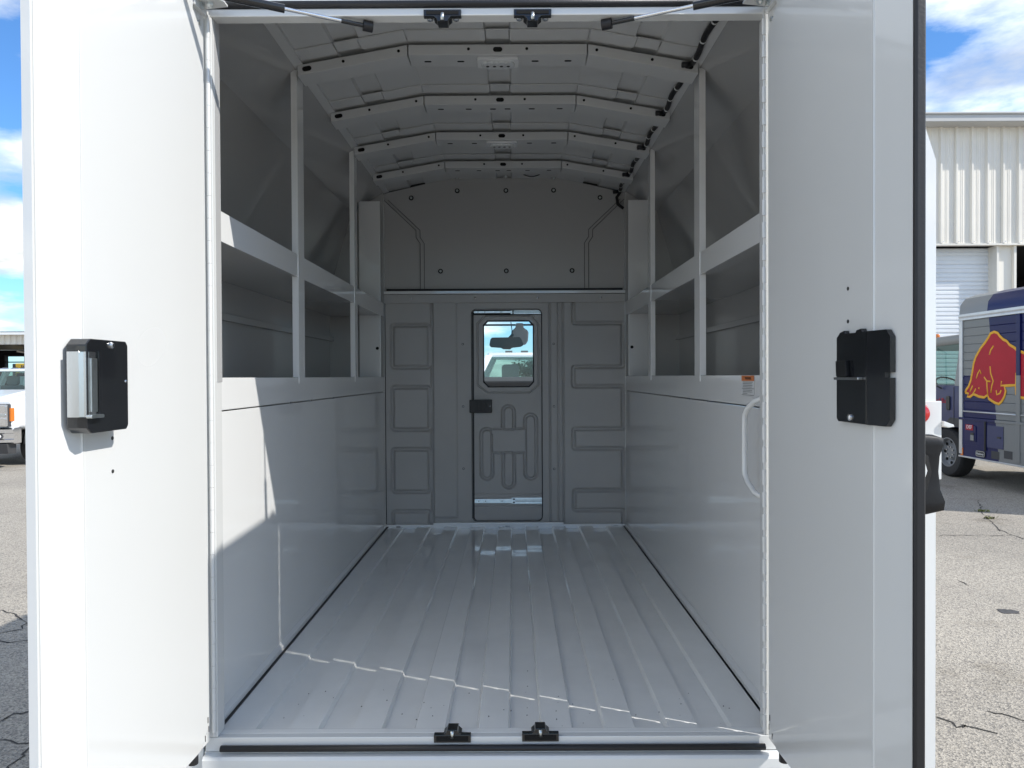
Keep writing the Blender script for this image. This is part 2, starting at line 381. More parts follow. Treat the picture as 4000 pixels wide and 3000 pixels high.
# --- side walls, compartments, posts, shelves
for sg in (-1, 1):
    a, b = side(sg, HW), side(sg, HW+0.018)
    MB().box(a, b, 1.738, YF, FL+0.012, 1.7135).build('side_wall', 'white_inner', T, bevel=0.0015)
    MB().box(a, b, 1.738, YF, 1.7165, 1.801).box(b, side(sg, HW+0.022), 1.74, YF, 1.70, 1.73).build('counter_lip', 'white_inner', T, bevel=0.0025)
    MB().box(b, side(sg, 1.03), 1.738, YF+0.02, 1.785, 1.799).build('counter', 'compartment_shade', T)
    c = MB().prism([(a, FL+0.012), (a, FL+0.034), (side(sg, HW-0.010), FL+0.024), (side(sg, HW-0.012), FL+0.012)], 1.80, YF-0.03)
    c.build('wall_base', 'white_inner', T)
    MB().box(side(sg, HW-0.0125), side(sg, HW-0.020), 1.75, YF-0.03, FL+0.004, FL+0.0125).build('floor_caulk', 'rubber', T)
    for y in (1.98+0.4, 2.62, 2.95):
        MB().lathe([(0.004, 0), (0.004, 0.0015), (0.002, 0.003)], (a, y, 1.715), (-sg, 0, 0), 10).build('rivet', 'steel', T)
    # outer shell of the upper compartment: (distance from centre line, z) inner then outer
    inn = [(1.012, 1.78), (1.012, 2.30), (0.882, 2.755), (HW, 2.872)]
    out = [(HW, 2.93), (0.895, 2.80), (1.058, 2.31), (1.058, 1.78)]
    MB().prism([(side(sg, d), z) for d, z in inn+out], 1.742, YF+0.02).build('outer_wall', 'compartment_shade', T)
    MB().box(side(sg, 1.058), side(sg, HW+0.018), 1.742, YF+0.06, 0.55, 1.785).build('lower_compartment', 'white_gloss', T)
    MB().box(side(sg, 1.012), side(sg, 0.990), 1.76, YF, 2.008, 2.034).build('door_rail', 'compartment_shade', T, bevel=0.002)
    # end wall of the compartments
    MB().prism([(side(sg, d), z) for d, z in ((HW, 1.80), (1.012, 1.80), (1.012, 2.30), (0.882, 2.755), (HW, 2.87))], YF-0.02, YF+0.04).build('end_wall', 'compartment_shade', T)
    MB().box(side(sg, 0.705), side(sg, 0.826), YF-0.10, YF-0.085, 1.80, 2.80).build('corner_panel', 'white_inner', T, bevel=0.002)
    MB().box(side(sg, HW-0.001), side(sg, HW+0.008), YF-0.012, YF-0.002, FL+0.02, 2.86).build('corner_trim', 'white_inner', T)
    # front jamb side of compartments (towards the rear doors)
    MB().prism([(side(sg, d), z) for d, z in ((HW-0.033, 1.79), (1.012, 1.79), (1.012, 2.30), (0.882, 2.755), (HW-0.033, 2.87))], 1.715, 1.744).build('rear_wall', 'compartment_shade', T)
    # shelf with lip
    MB().box(side(sg, 1.010), side(sg, HW+0.004), 1.745, YF-0.03, 2.152, 2.164).build('shelf', 'compartment_shade', T)
    MB().box(side(sg, HW), side(sg, HW+0.004), 1.745, YF-0.03, 2.151, 2.228).build('shelf_lip', 'white_inner', T)
    for y0, y1 in ((2.475, 2.545), (3.355, 3.415)):
        p = MB().box(side(sg, HW-0.002), side(sg, HW+0.002), y0, y1, 1.780, 2.868)
        p.box(side(sg, HW+0.002), side(sg, HW+0.020), y0, y0+0.004, 1.802, 2.868).box(side(sg, HW+0.002), side(sg, HW+0.020), y1-0.004, y1, 1.802, 2.868)
        p.build('post', 'white_inner', T)
    MB().lathe([(0.009, 0), (0.009, 0.002)], (side(sg, 0.724), YF-0.1005, vz(1358, YF-0.1)), (0, -1, 0), 12).build('plug_hole', 'black_hole', T)
    # roof edge rail
    MB().prism([(side(sg, HW), 2.868), (side(sg, HW-0.03), 2.876), (side(sg, HW-0.03), 2.90), (side(sg, HW+0.01), 2.90)], 1.76, YF).build('roof_rail', 'roof_paint', T)

# --- roof skin with pressed beads
rp = [(-HW, 2.884), (-0.308, 2.954), (0.308, 2.954), (HW, 2.884)]
def roofz(x):
    x = abs(x)
    return 2.954 if x <= 0.308 else 2.954 - (x-0.308)*0.07/(HW-0.308)
pts = []
xs = set([-HW, HW, -0.308, 0.308])
beads = (-0.505, 0.0, 0.505)
for b in beads:
    for d in (-0.046, -0.040, 0.040, 0.046): xs.add(b+d)
for x in sorted(xs):
    inb = any(abs(x-b) < 0.043 for b in beads)
    pts.append((XC+x, roofz(x) + (0.012 if inb else 0)))
MB().sweep(pts, 1.72, YF+0.03).build('roof_skin', 'roof_paint', T, fix=True)
MB().prism([(XC+x*1.0, z+0.03) for x, z in rp] + [(XC+HW, 2.97), (XC-HW, 2.97)][0:0] + [(XC+HW+0.02, 2.95), (XC+0.308, 3.02), (XC-0.308, 3.02), (XC-HW-0.02, 2.95)], YR, YF+0.06).build('roof_cap', 'white_gloss', T)

hole_me = None
SLOT = MB().prism(capsule(0, 0, 0.008, 0.0082), -0.0012, 0.0).build('slot_hole', 'black_hole', T); SLOT_ME = SLOT.data
DOT = MB().lathe([(0.0052, 0), (0.0052, 0.0012)], (0, 0, 0), (0, -1, 0), 10).build('bolt_hole', 'black_hole', T); DOT_ME = DOT.data
USL = MB().prism(capsule(0, 0, 0.008, 0.0045, 4), -0.0012, 0, 'z').build('underside_slot', 'black_hole', T); USL_ME = USL.data
for o in (SLOT, DOT, USL): bpy.data.objects.remove(o)
slope = 0.07/(HW-0.308); ang = math.atan(slope)
for bi, yb in enumerate((2.446, 2.889, 3.319, 3.764)):
    bo = None
    for x0, x1 in ((-0.3065, 0.3065), (-HW+0.012, -0.3105), (0.3105, HW-0.012)):
        q = [(XC+x0, roofz(x0)-0.014), (XC+x1, roofz(x1)-0.014), (XC+x1, roofz(x1)-0.050), (XC+x0, roofz(x0)-0.050)]
        o = MB().prism(q, yb, yb+0.092).build('roof_bow' if bo is None else 'bow_arm', 'roof_paint', T if bo is None else bo, bevel=0.0025)
        bo = bo or o
    for x0, x1 in ((-HW+0.03, -0.547), (-0.463, -0.311), (-0.305, -0.042), (0.042, 0.305), (0.311, 0.463), (0.547, HW-0.03)):
        MB().prism([(XC+x0, roofz(x0)-0.002), (XC+x1, roofz(x1)-0.002), (XC+x1, roofz(x1)-0.006), (XC+x0, roofz(x0)-0.006)], yb-0.082, yb-0.010).build('bow_flange', 'roof_paint', bo)
    for b in beads:
        MB().prism([(XC+b-0.040, roofz(b-0.04)-0.001), (XC+b+0.040, roofz(b+0.04)-0.001), (XC+b+0.037, roofz(b+0.037)-0.005), (XC+b-0.037, roofz(b-0.037)-0.005)], yb-0.082, yb-0.020).build('bow_tab', 'roof_paint', bo)
    for x in (-HW+0.045, 0.0, HW-0.045):
        o = link('slot_hole', SLOT_ME, bo); o.location = (XC+x, yb, roofz(x)-0.032); o.rotation_euler = (0, ang*(1 if x > 0.1 else -1 if x < -0.1 else 0), 0)
    for x in (-HW+0.17, -0.34, -0.10, 0.10, 0.34, HW-0.17):
        o = link('bolt_hole', DOT_ME, bo); o.location = (XC+x, yb, roofz(x)-0.030)
    for x in (-0.245, -0.13, 0.13, 0.245) + ((-0.03, 0.03) if bi in (1, 3) else ()):
        o = link('underside_slot', USL_ME, bo); o.location = (XC+x, yb+0.05, roofz(x)-0.050)
    if bi in (0, 2):
        dl = MB().prism(rrect(XC-0.073, XC+0.073, yb+0.012, yb+0.088, 0.012), 2.894, 2.9035, 'z').build('dome_lamp', 'bright_paint', T, bevel=0.002)
        MB().prism(rrect(XC-0.058, XC+0.058, yb+0.024, yb+0.076, 0.02), 2.886, 2.8945, 'z').build('lens', 'lamp_lens', dl, bevel=0.003)
        for k in range(4):
            MB().lathe([(0.006, 0), (0.006, 0.001)], (XC-0.036+0.024*k, yb+0.05, 2.8855), (0, 0, -1), 8).build('diode', 'ink', dl)
# roof joint lines at the far end and the wire handle
MB().tube([(ux(2048, 4.1)+0.094*t, 4.07, vz(690, 4.1) - 0.012*math.sin(math.pi*t)) for t in [k/10 for k in range(11)]], 0.003).build('pull_wire', 'rubber', T, smooth=True)
# wire loom along the right edge, in ties
for y0, y1 in ((2.05, 2.44), (2.57, 2.885), (3.02, 3.315), (3.45, 3.76), (3.89, 4.11)):
    xr = XC+HW-0.036
    ptsl = [(xr+0.004*math.sin(9*t), y0+(y1-y0)*t, 2.872+0.004*math.sin(5*t)) for t in [k/10 for k in range(11)]]
    ptsl += [(xr-0.012, y1-0.006, 2.862), (xr-0.035, y1-0.008, 2.860)]
    lo = MB().tube(ptsl, 0.010, 10).build('wire_loom', 'rubber', T, smooth=True)
    for k in (3, 6, 9):
        p = Vector(ptsl[k]); MB().lathe([(0.0112, -0.003), (0.0112, 0.003)], p, (0, 1, 0), 12).build('cable_tie', 'white_inner', lo)
MB().tube([(XC+HW-0.03, 4.10, 2.86), (XC+HW-0.05, 4.10, 2.83), (XC+HW-0.045, 4.10, 2.79), (XC+HW-0.012, 4.10, 2.765)], 0.009, 10).build('wire_loom', 'rubber', T, smooth=True)

# --- rear frame: header, jambs, sill, corner faces
XJ0, XJ1 = -0.716, 0.604          # clear opening
MB().box(XC-HW-0.03, XC+HW+0.03, YR, 1.735, 2.661, 2.679).box(XC-HW-0.03, XC+HW+0.03, YR+0.012, 1.735, 2.679, 2.70).build('header', 'white_gloss', T, bevel=0.0025)
MB().prism([(XC-0.93, 2.70), (XC+0.93, 2.70), (XC+0.895, 2.80), (XC+HW, 2.93), (XC+0.308, 2.99), (XC-0.308, 2.99), (XC-HW, 2.93), (XC-0.895, 2.80)], YR+0.004, 1.745).build('rear_top_panel', 'white_gloss', T)
MB().tube([(XJ0-0.03, YR-0.001, 2.688), (XJ1+0.03, YR-0.001, 2.688)], 0.0085, 10).build('door_seal', 'rubber', T, smooth=True)
MB().tube([(XJ0+0.01, 1.692, 0.9105), (XJ1-0.005, 1.692, 0.9105)], 0.0075, 10).build('door_seal', 'rubber', T, smooth=True)
MB().prism([(1.678, 0.866), (1.678, 0.889), (1.684, 0.895), (1.700, 0.897), (1.700, 0.9335), (1.72, 0.9335), (1.72, 0.80), (1.690, 0.80), (1.690, 0.862)], XJ0-0.03, XJ1+0.03, 'x').build('sill', 'white_gloss', T, bevel=0.0015)
for sg, xj in ((-1, XJ0), (1, XJ1)):
    xo = side(sg, HW+0.0)
    MB().box(xj, xj+sg*0.034, YR+0.0005, 1.742, 0.9342, 2.6605).build('door_jamb', 'white_gloss', T, bevel=0.002)
    xa = xj + sg*0.0345
    prof2 = [(xa, 0.55), (side(sg, 1.058), 0.55), (side(sg, 1.058), 2.31), (side(sg, 0.93), 2.699), (xa, 2.699)]
    MB().prism(prof2, YR-0.002, 1.714).build('corner_face', 'white_gloss', T)
    # piano hinge
    hx = xj + sg*0.012 if sg < 0 else xj - 0.004
    hx = -0.7225 if sg < 0 else 0.5985
    hm = MB(); z = 0.95
    while z < 2.66:
        hm.lathe([(0.0052, 0), (0.0052, 0.0528 if sg < 0 else 0.037)], (hx, 1.6945, z), (0, 0, 1), 10); z += 0.0535
    hm.tube([(hx, 1.6945, 0.94), (hx, 1.6945, 2.67)], 0.0024, 8)
    hm.build('piano_hinge', 'white_gloss', T, auto=40)
# latch strikers top and bottom
for u0, u1, v0, v1, up in ((1664, 1810, 46, 72, -1), (2014, 2160, 46, 72, -1), (1687, 1832, 2874, 2905, 1), (2033, 2177, 2870, 2902, 1)):
    y = YR
    x0, x1, z1, z0 = ux(u0, y), ux(u1, y), vz(v0, y), vz(v1, y); xm = (x0+x1)/2
    zz = (z0 if up < 0 else z1)
    st = MB().box(x0, x1, y-0.004, y+0.010, z0, z1)
    st.prism([(xm-0.022, zz-0.001*up), (xm+0.022, zz-0.001*up), (xm+0.014, zz+0.006*up), (xm+0.012, zz+0.012*up), (xm-0.012, zz+0.012*up), (xm-0.014, zz+0.006*up)], y-0.004, y+0.030)
    so = st.build('latch_striker', 'black_metal', T, bevel=0.0012)
    MB().tube([(xm, y-0.006, zz-0.006*up), (xm, y-0.006, zz+0.010*up)], 0.0045, 8).build('striker_pin', 'zinc', so, smooth=True)
    MB().box(x0+0.006, x1-0.006, y-0.0055, y-0.0035, z0+0.004, z1-0.004).build('recess', 'black_hole', so)
    for s in (-1, 1):
        zr = 2.661 if up < 0 else 0.9285
        MB().lathe([(0.008, 0), (0.007, 0.003), (0.003, 0.005)], (xm+s*0.031, y+0.014 if up > 0 else y+0.018, zr if up < 0 else 0.930), (0, 0, up), 12).build('rivet', 'steel', so, auto=30)
# gas struts between header and doors
for sg, xe, ve, xd in ((-1, ux(1455, 1.735), 2.648, -0.731), (1, ux(2368, 1.735), 2.650, 0.640)):
    e0 = Vector((xe, 1.725, ve)); e1 = Vector((xd, 1.575, 2.664))
    d = e1 - e0; Ln = d.length
    gs = MB().tube([e0 + d*0.47, e0 + d*1.0], 0.0095, 12).build('gas_strut', 'black_metal', T, auto=40)
    MB().tube([e0 + d*0.03, e0 + d*0.475], 0.0042, 10).build('rod', 'chrome', gs, auto=40)
    MB().tube([e0 + d*0.02, e0 + d*0.16], 0.0052, 10).build('rod_sleeve', 'black_metal', gs, auto=40)
    MB().tube([e0 - d*0.02, e0 + d*0.035], 0.0125, 12).build('ball_end', 'rubber', gs, auto=40)
    MB().lathe([(0.006, 0), (0.006, 0.02)], e0, (0, 0, 1), 10).build('ball_stud', 'steel', gs)

# --- rear doors
def door(sg, hx, hy, lean):
    c, s_ = math.cos(R(lean)), math.sin(R(lean))
    dirv = Vector((sg*s_, -c, 0)); nrm = Vector((-sg*c, -s_, 0))      # along the door, and out of its inner face
    def P(s, n, z): q = Vector((hx, hy, 0)) + dirv*s + nrm*n; return (q.x, q.y, z)
    def slab(poly, z0, z1, name, mat, parent, bevel=0, **k):
        m = MB(); n = len(poly)
        m.add([P(a, b, z0) for a, b in poly] + [P(a, b, z1) for a, b in poly],
              [tuple(range(n))[::-1], tuple(range(n, 2*n))] + [(i, (i+1) % n, (i+1) % n+n, i+n) for i in range(n)])
        return m.build(name, mat, parent, bevel=bevel, **k)
    def plate(poly, n0, n1, name, mat, parent, bevel=0, **k):
        m = MB(); n = len(poly)
        m.add([P(a, n0, b) for a, b in poly] + [P(a, n1, b) for a, b in poly],
              [tuple(range(n))[::-1], tuple(range(n, 2*n))] + [(i, (i+1) % n, (i+1) % n+n, i+n) for i in range(n)])
        return m.build(name, mat, parent, bevel=bevel, **k)
    zb, zt = 0.932, 2.735
    outer = slab([(0.0125, -0.042), (0.49, -0.042), (0.550, -0.031), (0.560, -0.031), (0.560, -0.0195), (0.468, -0.004), (0.468, -0.006), (-0.002, -0.006), (-0.002, -0.010)], zb, zt, 'rear_door', 'white_gloss', T, bevel=0.003)
    # inner pan in two folds, hinge-side corner cut off at the top
    plate([(0.012, zb+0.045), (0.055, zb+0.004), (0.466, zb+0.004), (0.466, zt-0.004), (0.060, zt-0.004), (0.060, 2.645), (0.012, 2.600)], -0.0055, 0.0, 'inner_pan', 'white_gloss', outer, bevel=0.002)
    slab([(0.4665, 0.0008), (0.471, 0.0012), (0.473, -0.0012), (0.557, -0.0155), (0.557, -0.0190), (0.4665, -0.003)], zb+0.002, zt-0.002, 'edge_pan', 'white_gloss', outer, bevel=0.0006)
    if sg < 0:
        slab([(0.5575, -0.0192), (0.559, -0.0160), (0.564, -0.0160), (0.564, -0.0310), (0.5605, -0.0310), (0.5605, -0.0192)], zb+0.002, zt-0.002, 'edge_flange', 'white_gloss', outer)
    else:
        slab([(0.5575, -0.0191), (0.559, -0.0145), (0.564, -0.0140), (0.568, -0.0165), (0.5685, -0.0285), (0.566, -0.0312), (0.5605, -0.0312), (0.5605, -0.0191)], zb+0.002, zt-0.002, 'edge_seal', 'rubber', outer, bevel=0.002)
    # small holes and hinge slots
    hz = (vz(1698, 1.34), vz(1824, 1.34)) if sg < 0 else (vz(1144, 1.34), vz(1268, 1.34))
    for z in hz:
        plate(capsule(0.385, z, 0.0001, 0.0035, 5), 0.0002, 0.0010, 'bolt_hole', 'ink', outer)
    for s0, z in ((0.020, 0.985), (0.012+0.004, 0.962), (0.034, 0.948)):
        plate([(s0, z), (s0+0.002, z), (s0+0.002, z+0.014), (s0, z+0.014)], 0.0002, 0.0012, 'hinge_slot', 'ink', outer)
    # latch gear in the middle
    if sg < 0:
        z0, z1 = 1.708, 1.867
        case = plate([(0.393, z0+0.008), (0.399, z0), (0.500, z0), (0.512, z0+0.010), (0.512, z1-0.010), (0.500, z1), (0.399, z1), (0.393, z1-0.008)], 0.0006, 0.036, 'latch_case', 'black_metal', outer, bevel=0.0025)
        slab([(0.488, 0.0362), (0.507, 0.0362), (0.518, 0.026), (0.518, 0.006), (0.5125, 0.006), (0.5125, 0.035)], z0+0.028, z1-0.022, 'slide_housing', 'steel', case, bevel=0.001)
        plate([(0.490, z0+0.036), (0.5065, z0+0.036), (0.5065, z1-0.033), (0.490, z1-0.033)], 0.0364, 0.0405, 'slide_bar', 'zinc', case, bevel=0.001)
        plate([(0.474, z0+0.030), (0.484, z0+0.030), (0.484, z1-0.020), (0.474, z1-0.020)], 0.0360, 0.0385, 'guide_rail', 'black_metal', case, bevel=0.001)
        plate(capsule(0.498, z0+0.029, 0.014, 0.003), 0.036, 0.046, 'stop_plate', 'zinc', case)
        m = MB(); m.lathe([(0.0065, 0), (0.006, 0.003), (0.003, 0.005)], P(0.445, 0.036, z1-0.009), nrm, 12); m.build('rivet', 'steel', case, auto=30)
        m = MB(); m.lathe([(0.003, 0), (0.002, 0.002)], P(0.401, 0.036, 1.795), nrm, 10); m.build('rivet', 'steel', case)
    else:
        z0, z1 = 1.714, 1.875
        case = plate([(0.361, z0+0.006), (0.367, z0), (0.4655, z0), (0.4655, z1), (0.452, z1), (0.449, z1+0.006), (0.432, z1+0.004), (0.429, z1), (0.392, z1), (0.390, z1+0.006), (0.373, z1+0.003), (0.370, z1), (0.361, z1-0.006)], 0.0006, 0.010, 'latch_case', 'black_metal', outer, bevel=0.0012)
        wing = MB()
        def W(a, n, z): return P(a, -0.0152*(a-0.4665)/0.09 + n, z)
        poly = [(0.4665, z0), (0.513, z0), (0.522, z0+0.012), (0.522, 1.795), (0.510, 1.795), (0.510, 1.804), (0.522, 1.804), (0.522, z1-0.012), (0.513, z1), (0.4665, z1)]
        n = len(poly)
        wing.add([W(a, 0.0012, z) for a, z in poly] + [W(a, 0.010, z) for a, z in poly],
                 [tuple(range(n))[::-1], tuple(range(n, 2*n))] + [(i, (i+1) % n, (i+1) % n+n, i+n) for i in range(n)])
        wing.build('latch_wing', 'black_metal', case)
        plate([(0.374, 1.797), (0.372, 1.826), (0.408, 1.826), (0.412, 1.797)], 0.010, 0.018, 'latch_tongue', 'handle_black', case, bevel=0.002)
        plate([(0.369, 1.791), (0.369, 1.796), (0.455, 1.796), (0.455, 1.791)], 0.010, 0.0195, 'latch_edge', 'steel', case, bevel=0.001)
        m = MB(); m.lathe([(0.0065, 0), (0.006, 0.003), (0.003, 0.005)], P(0.412, 0.010, z0+0.010), nrm, 12); m.build('rivet', 'steel', case, auto=30)
        # outside grip handle, waisted lever
        rings = []
        for z, w_, d0, d1 in ((1.5675, 0.016, -0.046, -0.070), (1.574, 0.024, -0.044, -0.0965), (1.588, 0.025, -0.045, -0.0985), (1.608, 0.018, -0.068, -0.0915), (1.638, 0.014, -0.0765, -0.0890), (1.664, 0.017, -0.070, -0.0905), (1.682, 0.024, -0.046, -0.0955), (1.694, 0.0245, -0.044, -0.0955), (1.700, 0.016, -0.044, -0.078)):
            q = []
            for a, b in ((-1, 0), (-1, 0.75), (-0.7, 1), (0.7, 1), (1, 0.75), (1, 0)):
                q.append(P(0.505+a*w_*0.42, d0+(d1-d0)*b, z))
            rings.append(q)
        m = MB().loft(rings); m.build('outer_handle', 'handle_black', outer, auto=50)
    # top hinge bracket with bolt, bottom rubber stop
    br = plate([(0.004, 2.655), (0.058, 2.655), (0.058, 2.71), (0.004, 2.71)], -0.006, 0.004, 'hinge_bracket', 'white_gloss', outer, bevel=0.001)
    m = MB(); m.lathe([(0.009, 0), (0.009, 0.006)], P(0.030, 0.004, 2.668), nrm, 6); m.build('bolt', 'zinc', br)
    m = MB(); m.lathe([(0.006, 0), (0.005, 0.004)], P(0.028, -0.004, 2.628), nrm, 10); m.build('bolt', 'zinc', br)
    m = MB(); q = P(0.03, 0.004, 2.678)
    m.prism([(q[0]-sg*0.030, q[1]-0.030), (q[0]-sg*0.055, q[1]-0.005), (q[0]-sg*0.055, q[1]+0.020), (q[0]-sg*0.0, q[1]+0.030), (q[0]+sg*0.01, q[1]-0.035)], 2.672, 2.677, 'z'); m.build('hinge_plate', 'white_gloss', br, bevel=0.001)
    m = MB(); m.lathe([(0.008, 0), (0.008, 0.007), (0.004, 0.012)], (q[0]-sg*0.022, q[1]-0.002, 2.672), (0, 0, -1), 6); m.build('bolt', 'zinc', br)
    m = MB(); m.tube([P(0.052, -0.02, 0.932), P(0.052, -0.02, 0.905)], 0.011, 12); m.build('rubber_stop', 'rubber', outer)
    return outer
door(-1, -0.7246, 1.688, 2.0)
door(1, 0.6010, 1.688, 2.0)

# tail lamp and drip ledge on the right rear corner
MB().lathe([(0.026, 0), (0.026, 0.012), (0.020, 0.022), (0.008, 0.027)], (0.957, YR-0.013, 1.708), (0, -1, 0), 20).build('tail_lamp', 'red_lens', T, auto=30)
MB().box(0.95, 1.018, YR-0.012, YR-0.003, 1.55, 1.737).build('lamp_panel', 'white_gloss', T, bevel=0.002)
MB().prism([(1.018, 1.690), (1.042, 1.681), (1.044, 1.676), (1.030, 1.674), (1.018, 1.678)], YR-0.02, YR+0.10).build('drip_ledge', 'white_gloss', T, bevel=0.0015)

# warning decal on the right counter lip
xd = XC+HW-0.0006
def dec(y0, y1, z0, z1, mat, name, par, dx=0.0):
    return MB().box(xd-0.0006-dx, xd-dx-0.0002, y0, y1, z0, z1).build(name, mat, par)
dl = dec(1.918, 2.024, 1.7425, 1.7985, 'decal_white', 'warning_decal', T)
dl['label'] = 'orange and white warning sticker on the counter edge'
dec(1.9185, 2.0235, 1.7845, 1.7995, 'decal_orange', 'decal_header', dl, 0.0006)
text_mesh('decal_print', 'WARNING', 0.011, 'ink', dl, Matrix(((0, 0, 1, xd-0.0016), (1, 0, 0, 1.966), (0, 1, 0, 1.792), (0, 0, 0, 1))) @ Matrix.Diagonal((-1, 1, 1, 1)), 0.0001)
for k, (a, b) in enumerate(((0.012, 0.094), (0.012, 0.088), (0.012, 0.092), (0.012, 0.086), (0.004, 0.104), (0.012, 0.09), (0.012, 0.092), (0.012, 0.05), (0.002, 0.104))):
    z = 1.7815 - 0.0045*k
    dec(2.024-b, 2.024-a, z-0.0006, z+0.0006, 'ink', 'print_line', dl, 0.0006)
# grab handle on the right wall near the jamb
MB().tube([(0.650, 1.772, 1.752), (0.628, 1.778, 1.745), (0.612, 1.80, 1.735), (0.606, 1.835, 1.716), (0.604, 1.852, 1.700), (0.604, 1.856, 1.685), (0.604, 1.856, 1.555), (0.604, 1.852, 1.540), (0.606, 1.835, 1.522), (0.612, 1.80, 1.502), (0.628, 1.778, 1.492), (0.650, 1.772, 1.488)], 0.0075, 12).build('grab_handle', 'white_gloss', T, smooth=True)

# --- front wall: smooth upper panel, shelf edge, moulded lower liner with sliding door
Yp = YF
def PX(u): return ux(u, Yp)
def PZ(v): return vz(v, Yp)
def zoom(a, b): return (1450 + a/1.7838, 1150 + b/1.7838)      # measured on an enlarged view of the liner
yb_ = Yp+0.012
arc = [(PX(1508), PZ(778)), (PX(1600), PZ(752)), (PX(1700), PZ(738)), (PX(1800), PZ(730)), (PX(1980), PZ(727)), (PX(2160), PZ(730)), (PX(2260), PZ(738)), (PX(2360), PZ(752)), (PX(2452), PZ(778))]
MB().prism([(XC-HW, PZ(1145)), (XC-HW, 2.87)] + [(XC-0.308, 2.96), (XC+0.308, 2.96)] + [(XC+HW, 2.87), (XC+HW, PZ(1145))], yb_, yb_+0.02).build('upper_panel', 'upper_grey', T)
def notch(o): return [(PX(1512-o), PZ(780)), (PX(1636-o), PZ(898)), (PX(1636-o), PZ(926)), (PX(1652-o), PZ(950)), (PX(1652-o), PZ(1134))]
def mirr(p): return [(2*XC - x, z) for x, z in p][::-1]
for o, dep in ((8, 0.002), (-8, 0.004)):
    L_ = notch(o); tp = [(x, z - (0.004 if o < 0 else 0)) for x, z in arc[1:-1]]
    MB().prism(L_[::-1] + tp + mirr(L_)[::-1][0:0] + [(2*XC-x, z) for x, z in L_], yb_-dep, yb_-dep+0.0018).build('panel_overlay', 'upper_grey', T)
for o in (8, -8):
    for q in (notch(o), [(2*XC-x, z) for x, z in notch(o)]):
        MB().tube([(x, yb_-0.004, z) for x, z in q], 0.0026, 6).build('panel_seam', 'seam_grey', T)
MB().box(XC-HW+0.012, XC+HW-0.012, yb_-0.012, yb_-0.0045, PZ(1138), PZ(1127)).build('shadow_gap', 'rubber', T)
for u, v in ((1610, 772), (1790, 745), (1980, 745), (2166, 745), (2347, 774), (1723, 1058), (1980, 1058), (2237, 1058), (1790, 696), (1980, 694), (2166, 700)):
    y = yb_-0.004
    if v < 720: y = yb_-0.02
    bt = MB().lathe([(0.0145, 0), (0.0135, 0.003), (0.009, 0.0045)], (PX(u), y, PZ(v)), (0, -1, 0), 16).build('washer', 'upper_grey' if v < 720 else 'rubber', T, auto=30)
    MB().lathe([(0.0075, 0), (0.0065, 0.006), (0.003, 0.008)], (PX(u), y-0.004, PZ(v)), (0, -1, 0), 10).build('bolt', 'zinc', bt, auto=30)
MB().box(XC-HW+0.004, XC+HW-0.004, Yp-0.045, Yp-0.006, PZ(1150), PZ(1139)).build('shelf_edge', 'white_inner', T, bevel=0.002)
MB().box(XC-HW+0.002, XC+HW-0.002, Yp-0.022, Yp+0.002, PZ(1183), PZ(1151)).build('rivet_band', 'liner_grey', T, bevel=0.001)
for u in (1612, 1858, 2101, 2346):
    MB().lathe([(0.007, 0), (0.006, 0.003), (0.002, 0.005)], (PX(u), Yp-0.022, PZ(1166)), (0, -1, 0), 10).build('rivet', 'steel', T, auto=30)

def smooth(a, b, x):
    t = min(1, max(0, (x-a)/(b-a))); return t*t*(3-2*t)
def segd(px, py, ax, ay, bx, by):
    dx_, dy_ = bx-ax, by-ay; l = dx_*dx_+dy_*dy_
    t = 0 if l == 0 else min(1, max(0, ((px-ax)*dx_+(py-ay)*dy_)/l))
    return math.hypot(px-ax-t*dx_, py-ay-t*dy_)
def rbox(px, py, x0, x1, y0, y1, r):
    cx, cy = (x0+x1)/2, (y0+y1)/2; qx = abs(px-cx)-(x1-x0)/2+r; qy = abs(py-cy)-(y1-y0)/2+r
    return min(max(qx, qy), 0)+math.hypot(max(qx, 0), max(qy, 0))-r
# everything below in pixels of the enlarged liner view
SQ = [(147, 404, 212, 504), (147, 404, 644, 940), (147, 404, 1078, 1374), (147, 404, 1512, 1700)]
def rounded(path, r=14, n=4):
    out = [path[0]]
    for a, b, c in zip(path, path[1:], path[2:]):
        b_ = Vector(b); p = b_ + (Vector(a)-b_).normalized()*r; q = b_ + (Vector(c)-b_).normalized()*r
        for k in range(n+1):
            t = k/n; w1 = p.lerp(b_, t); w2 = b_.lerp(q, t); m = w1.lerp(w2, t); out.append((m.x, m.y))
    out.append(path[-1]); return out
ME = rounded([(1412, 40), (1412, 203), (1755, 203), (1755, 506), (1410, 506), (1410, 643), (1755, 643), (1755, 940), (1410, 940), (1410, 1078), (1755, 1078), (1755, 1370), (1414, 1370), (1414, 1508), (1755, 1508), (1755, 1640)])
MEs = list(zip(ME, ME[1:]))
def liner_h(x, y):
    h = 0.0
    if x < 425:
        d = min(abs(rbox(x, y, *q, 18)) for q in SQ)
        h = -0.022*(1-smooth(5, 17, d))
        ins = min(rbox(x, y, *q, 18) for q in SQ)
        h += 0.003*(1-smooth(-14, 0, ins))
    h -= 0.024*(1-smooth(4, 13, abs(x-424)))
    if 424 < x < 606 and y < 1562:
        h += 0.009*smooth(424, 440, x)*(1-smooth(590, 604, x))*(1-smooth(1545, 1560, y))
    h -= 0.016*(1-smooth(2, 8, abs(x-1246))) + 0.015*(1-smooth(2, 8, abs(x-1305))) + 0.020*(1-smooth(2, 9, abs(x-1338)))
    if 1246 < x < 1305: h += 0.004
    if x > 1360:
        d = min(segd(x, y, a[0], a[1], b[0], b[1]) for a, b in MEs)
        h -= 0.023*(1-smooth(5, 17, d))
    return h
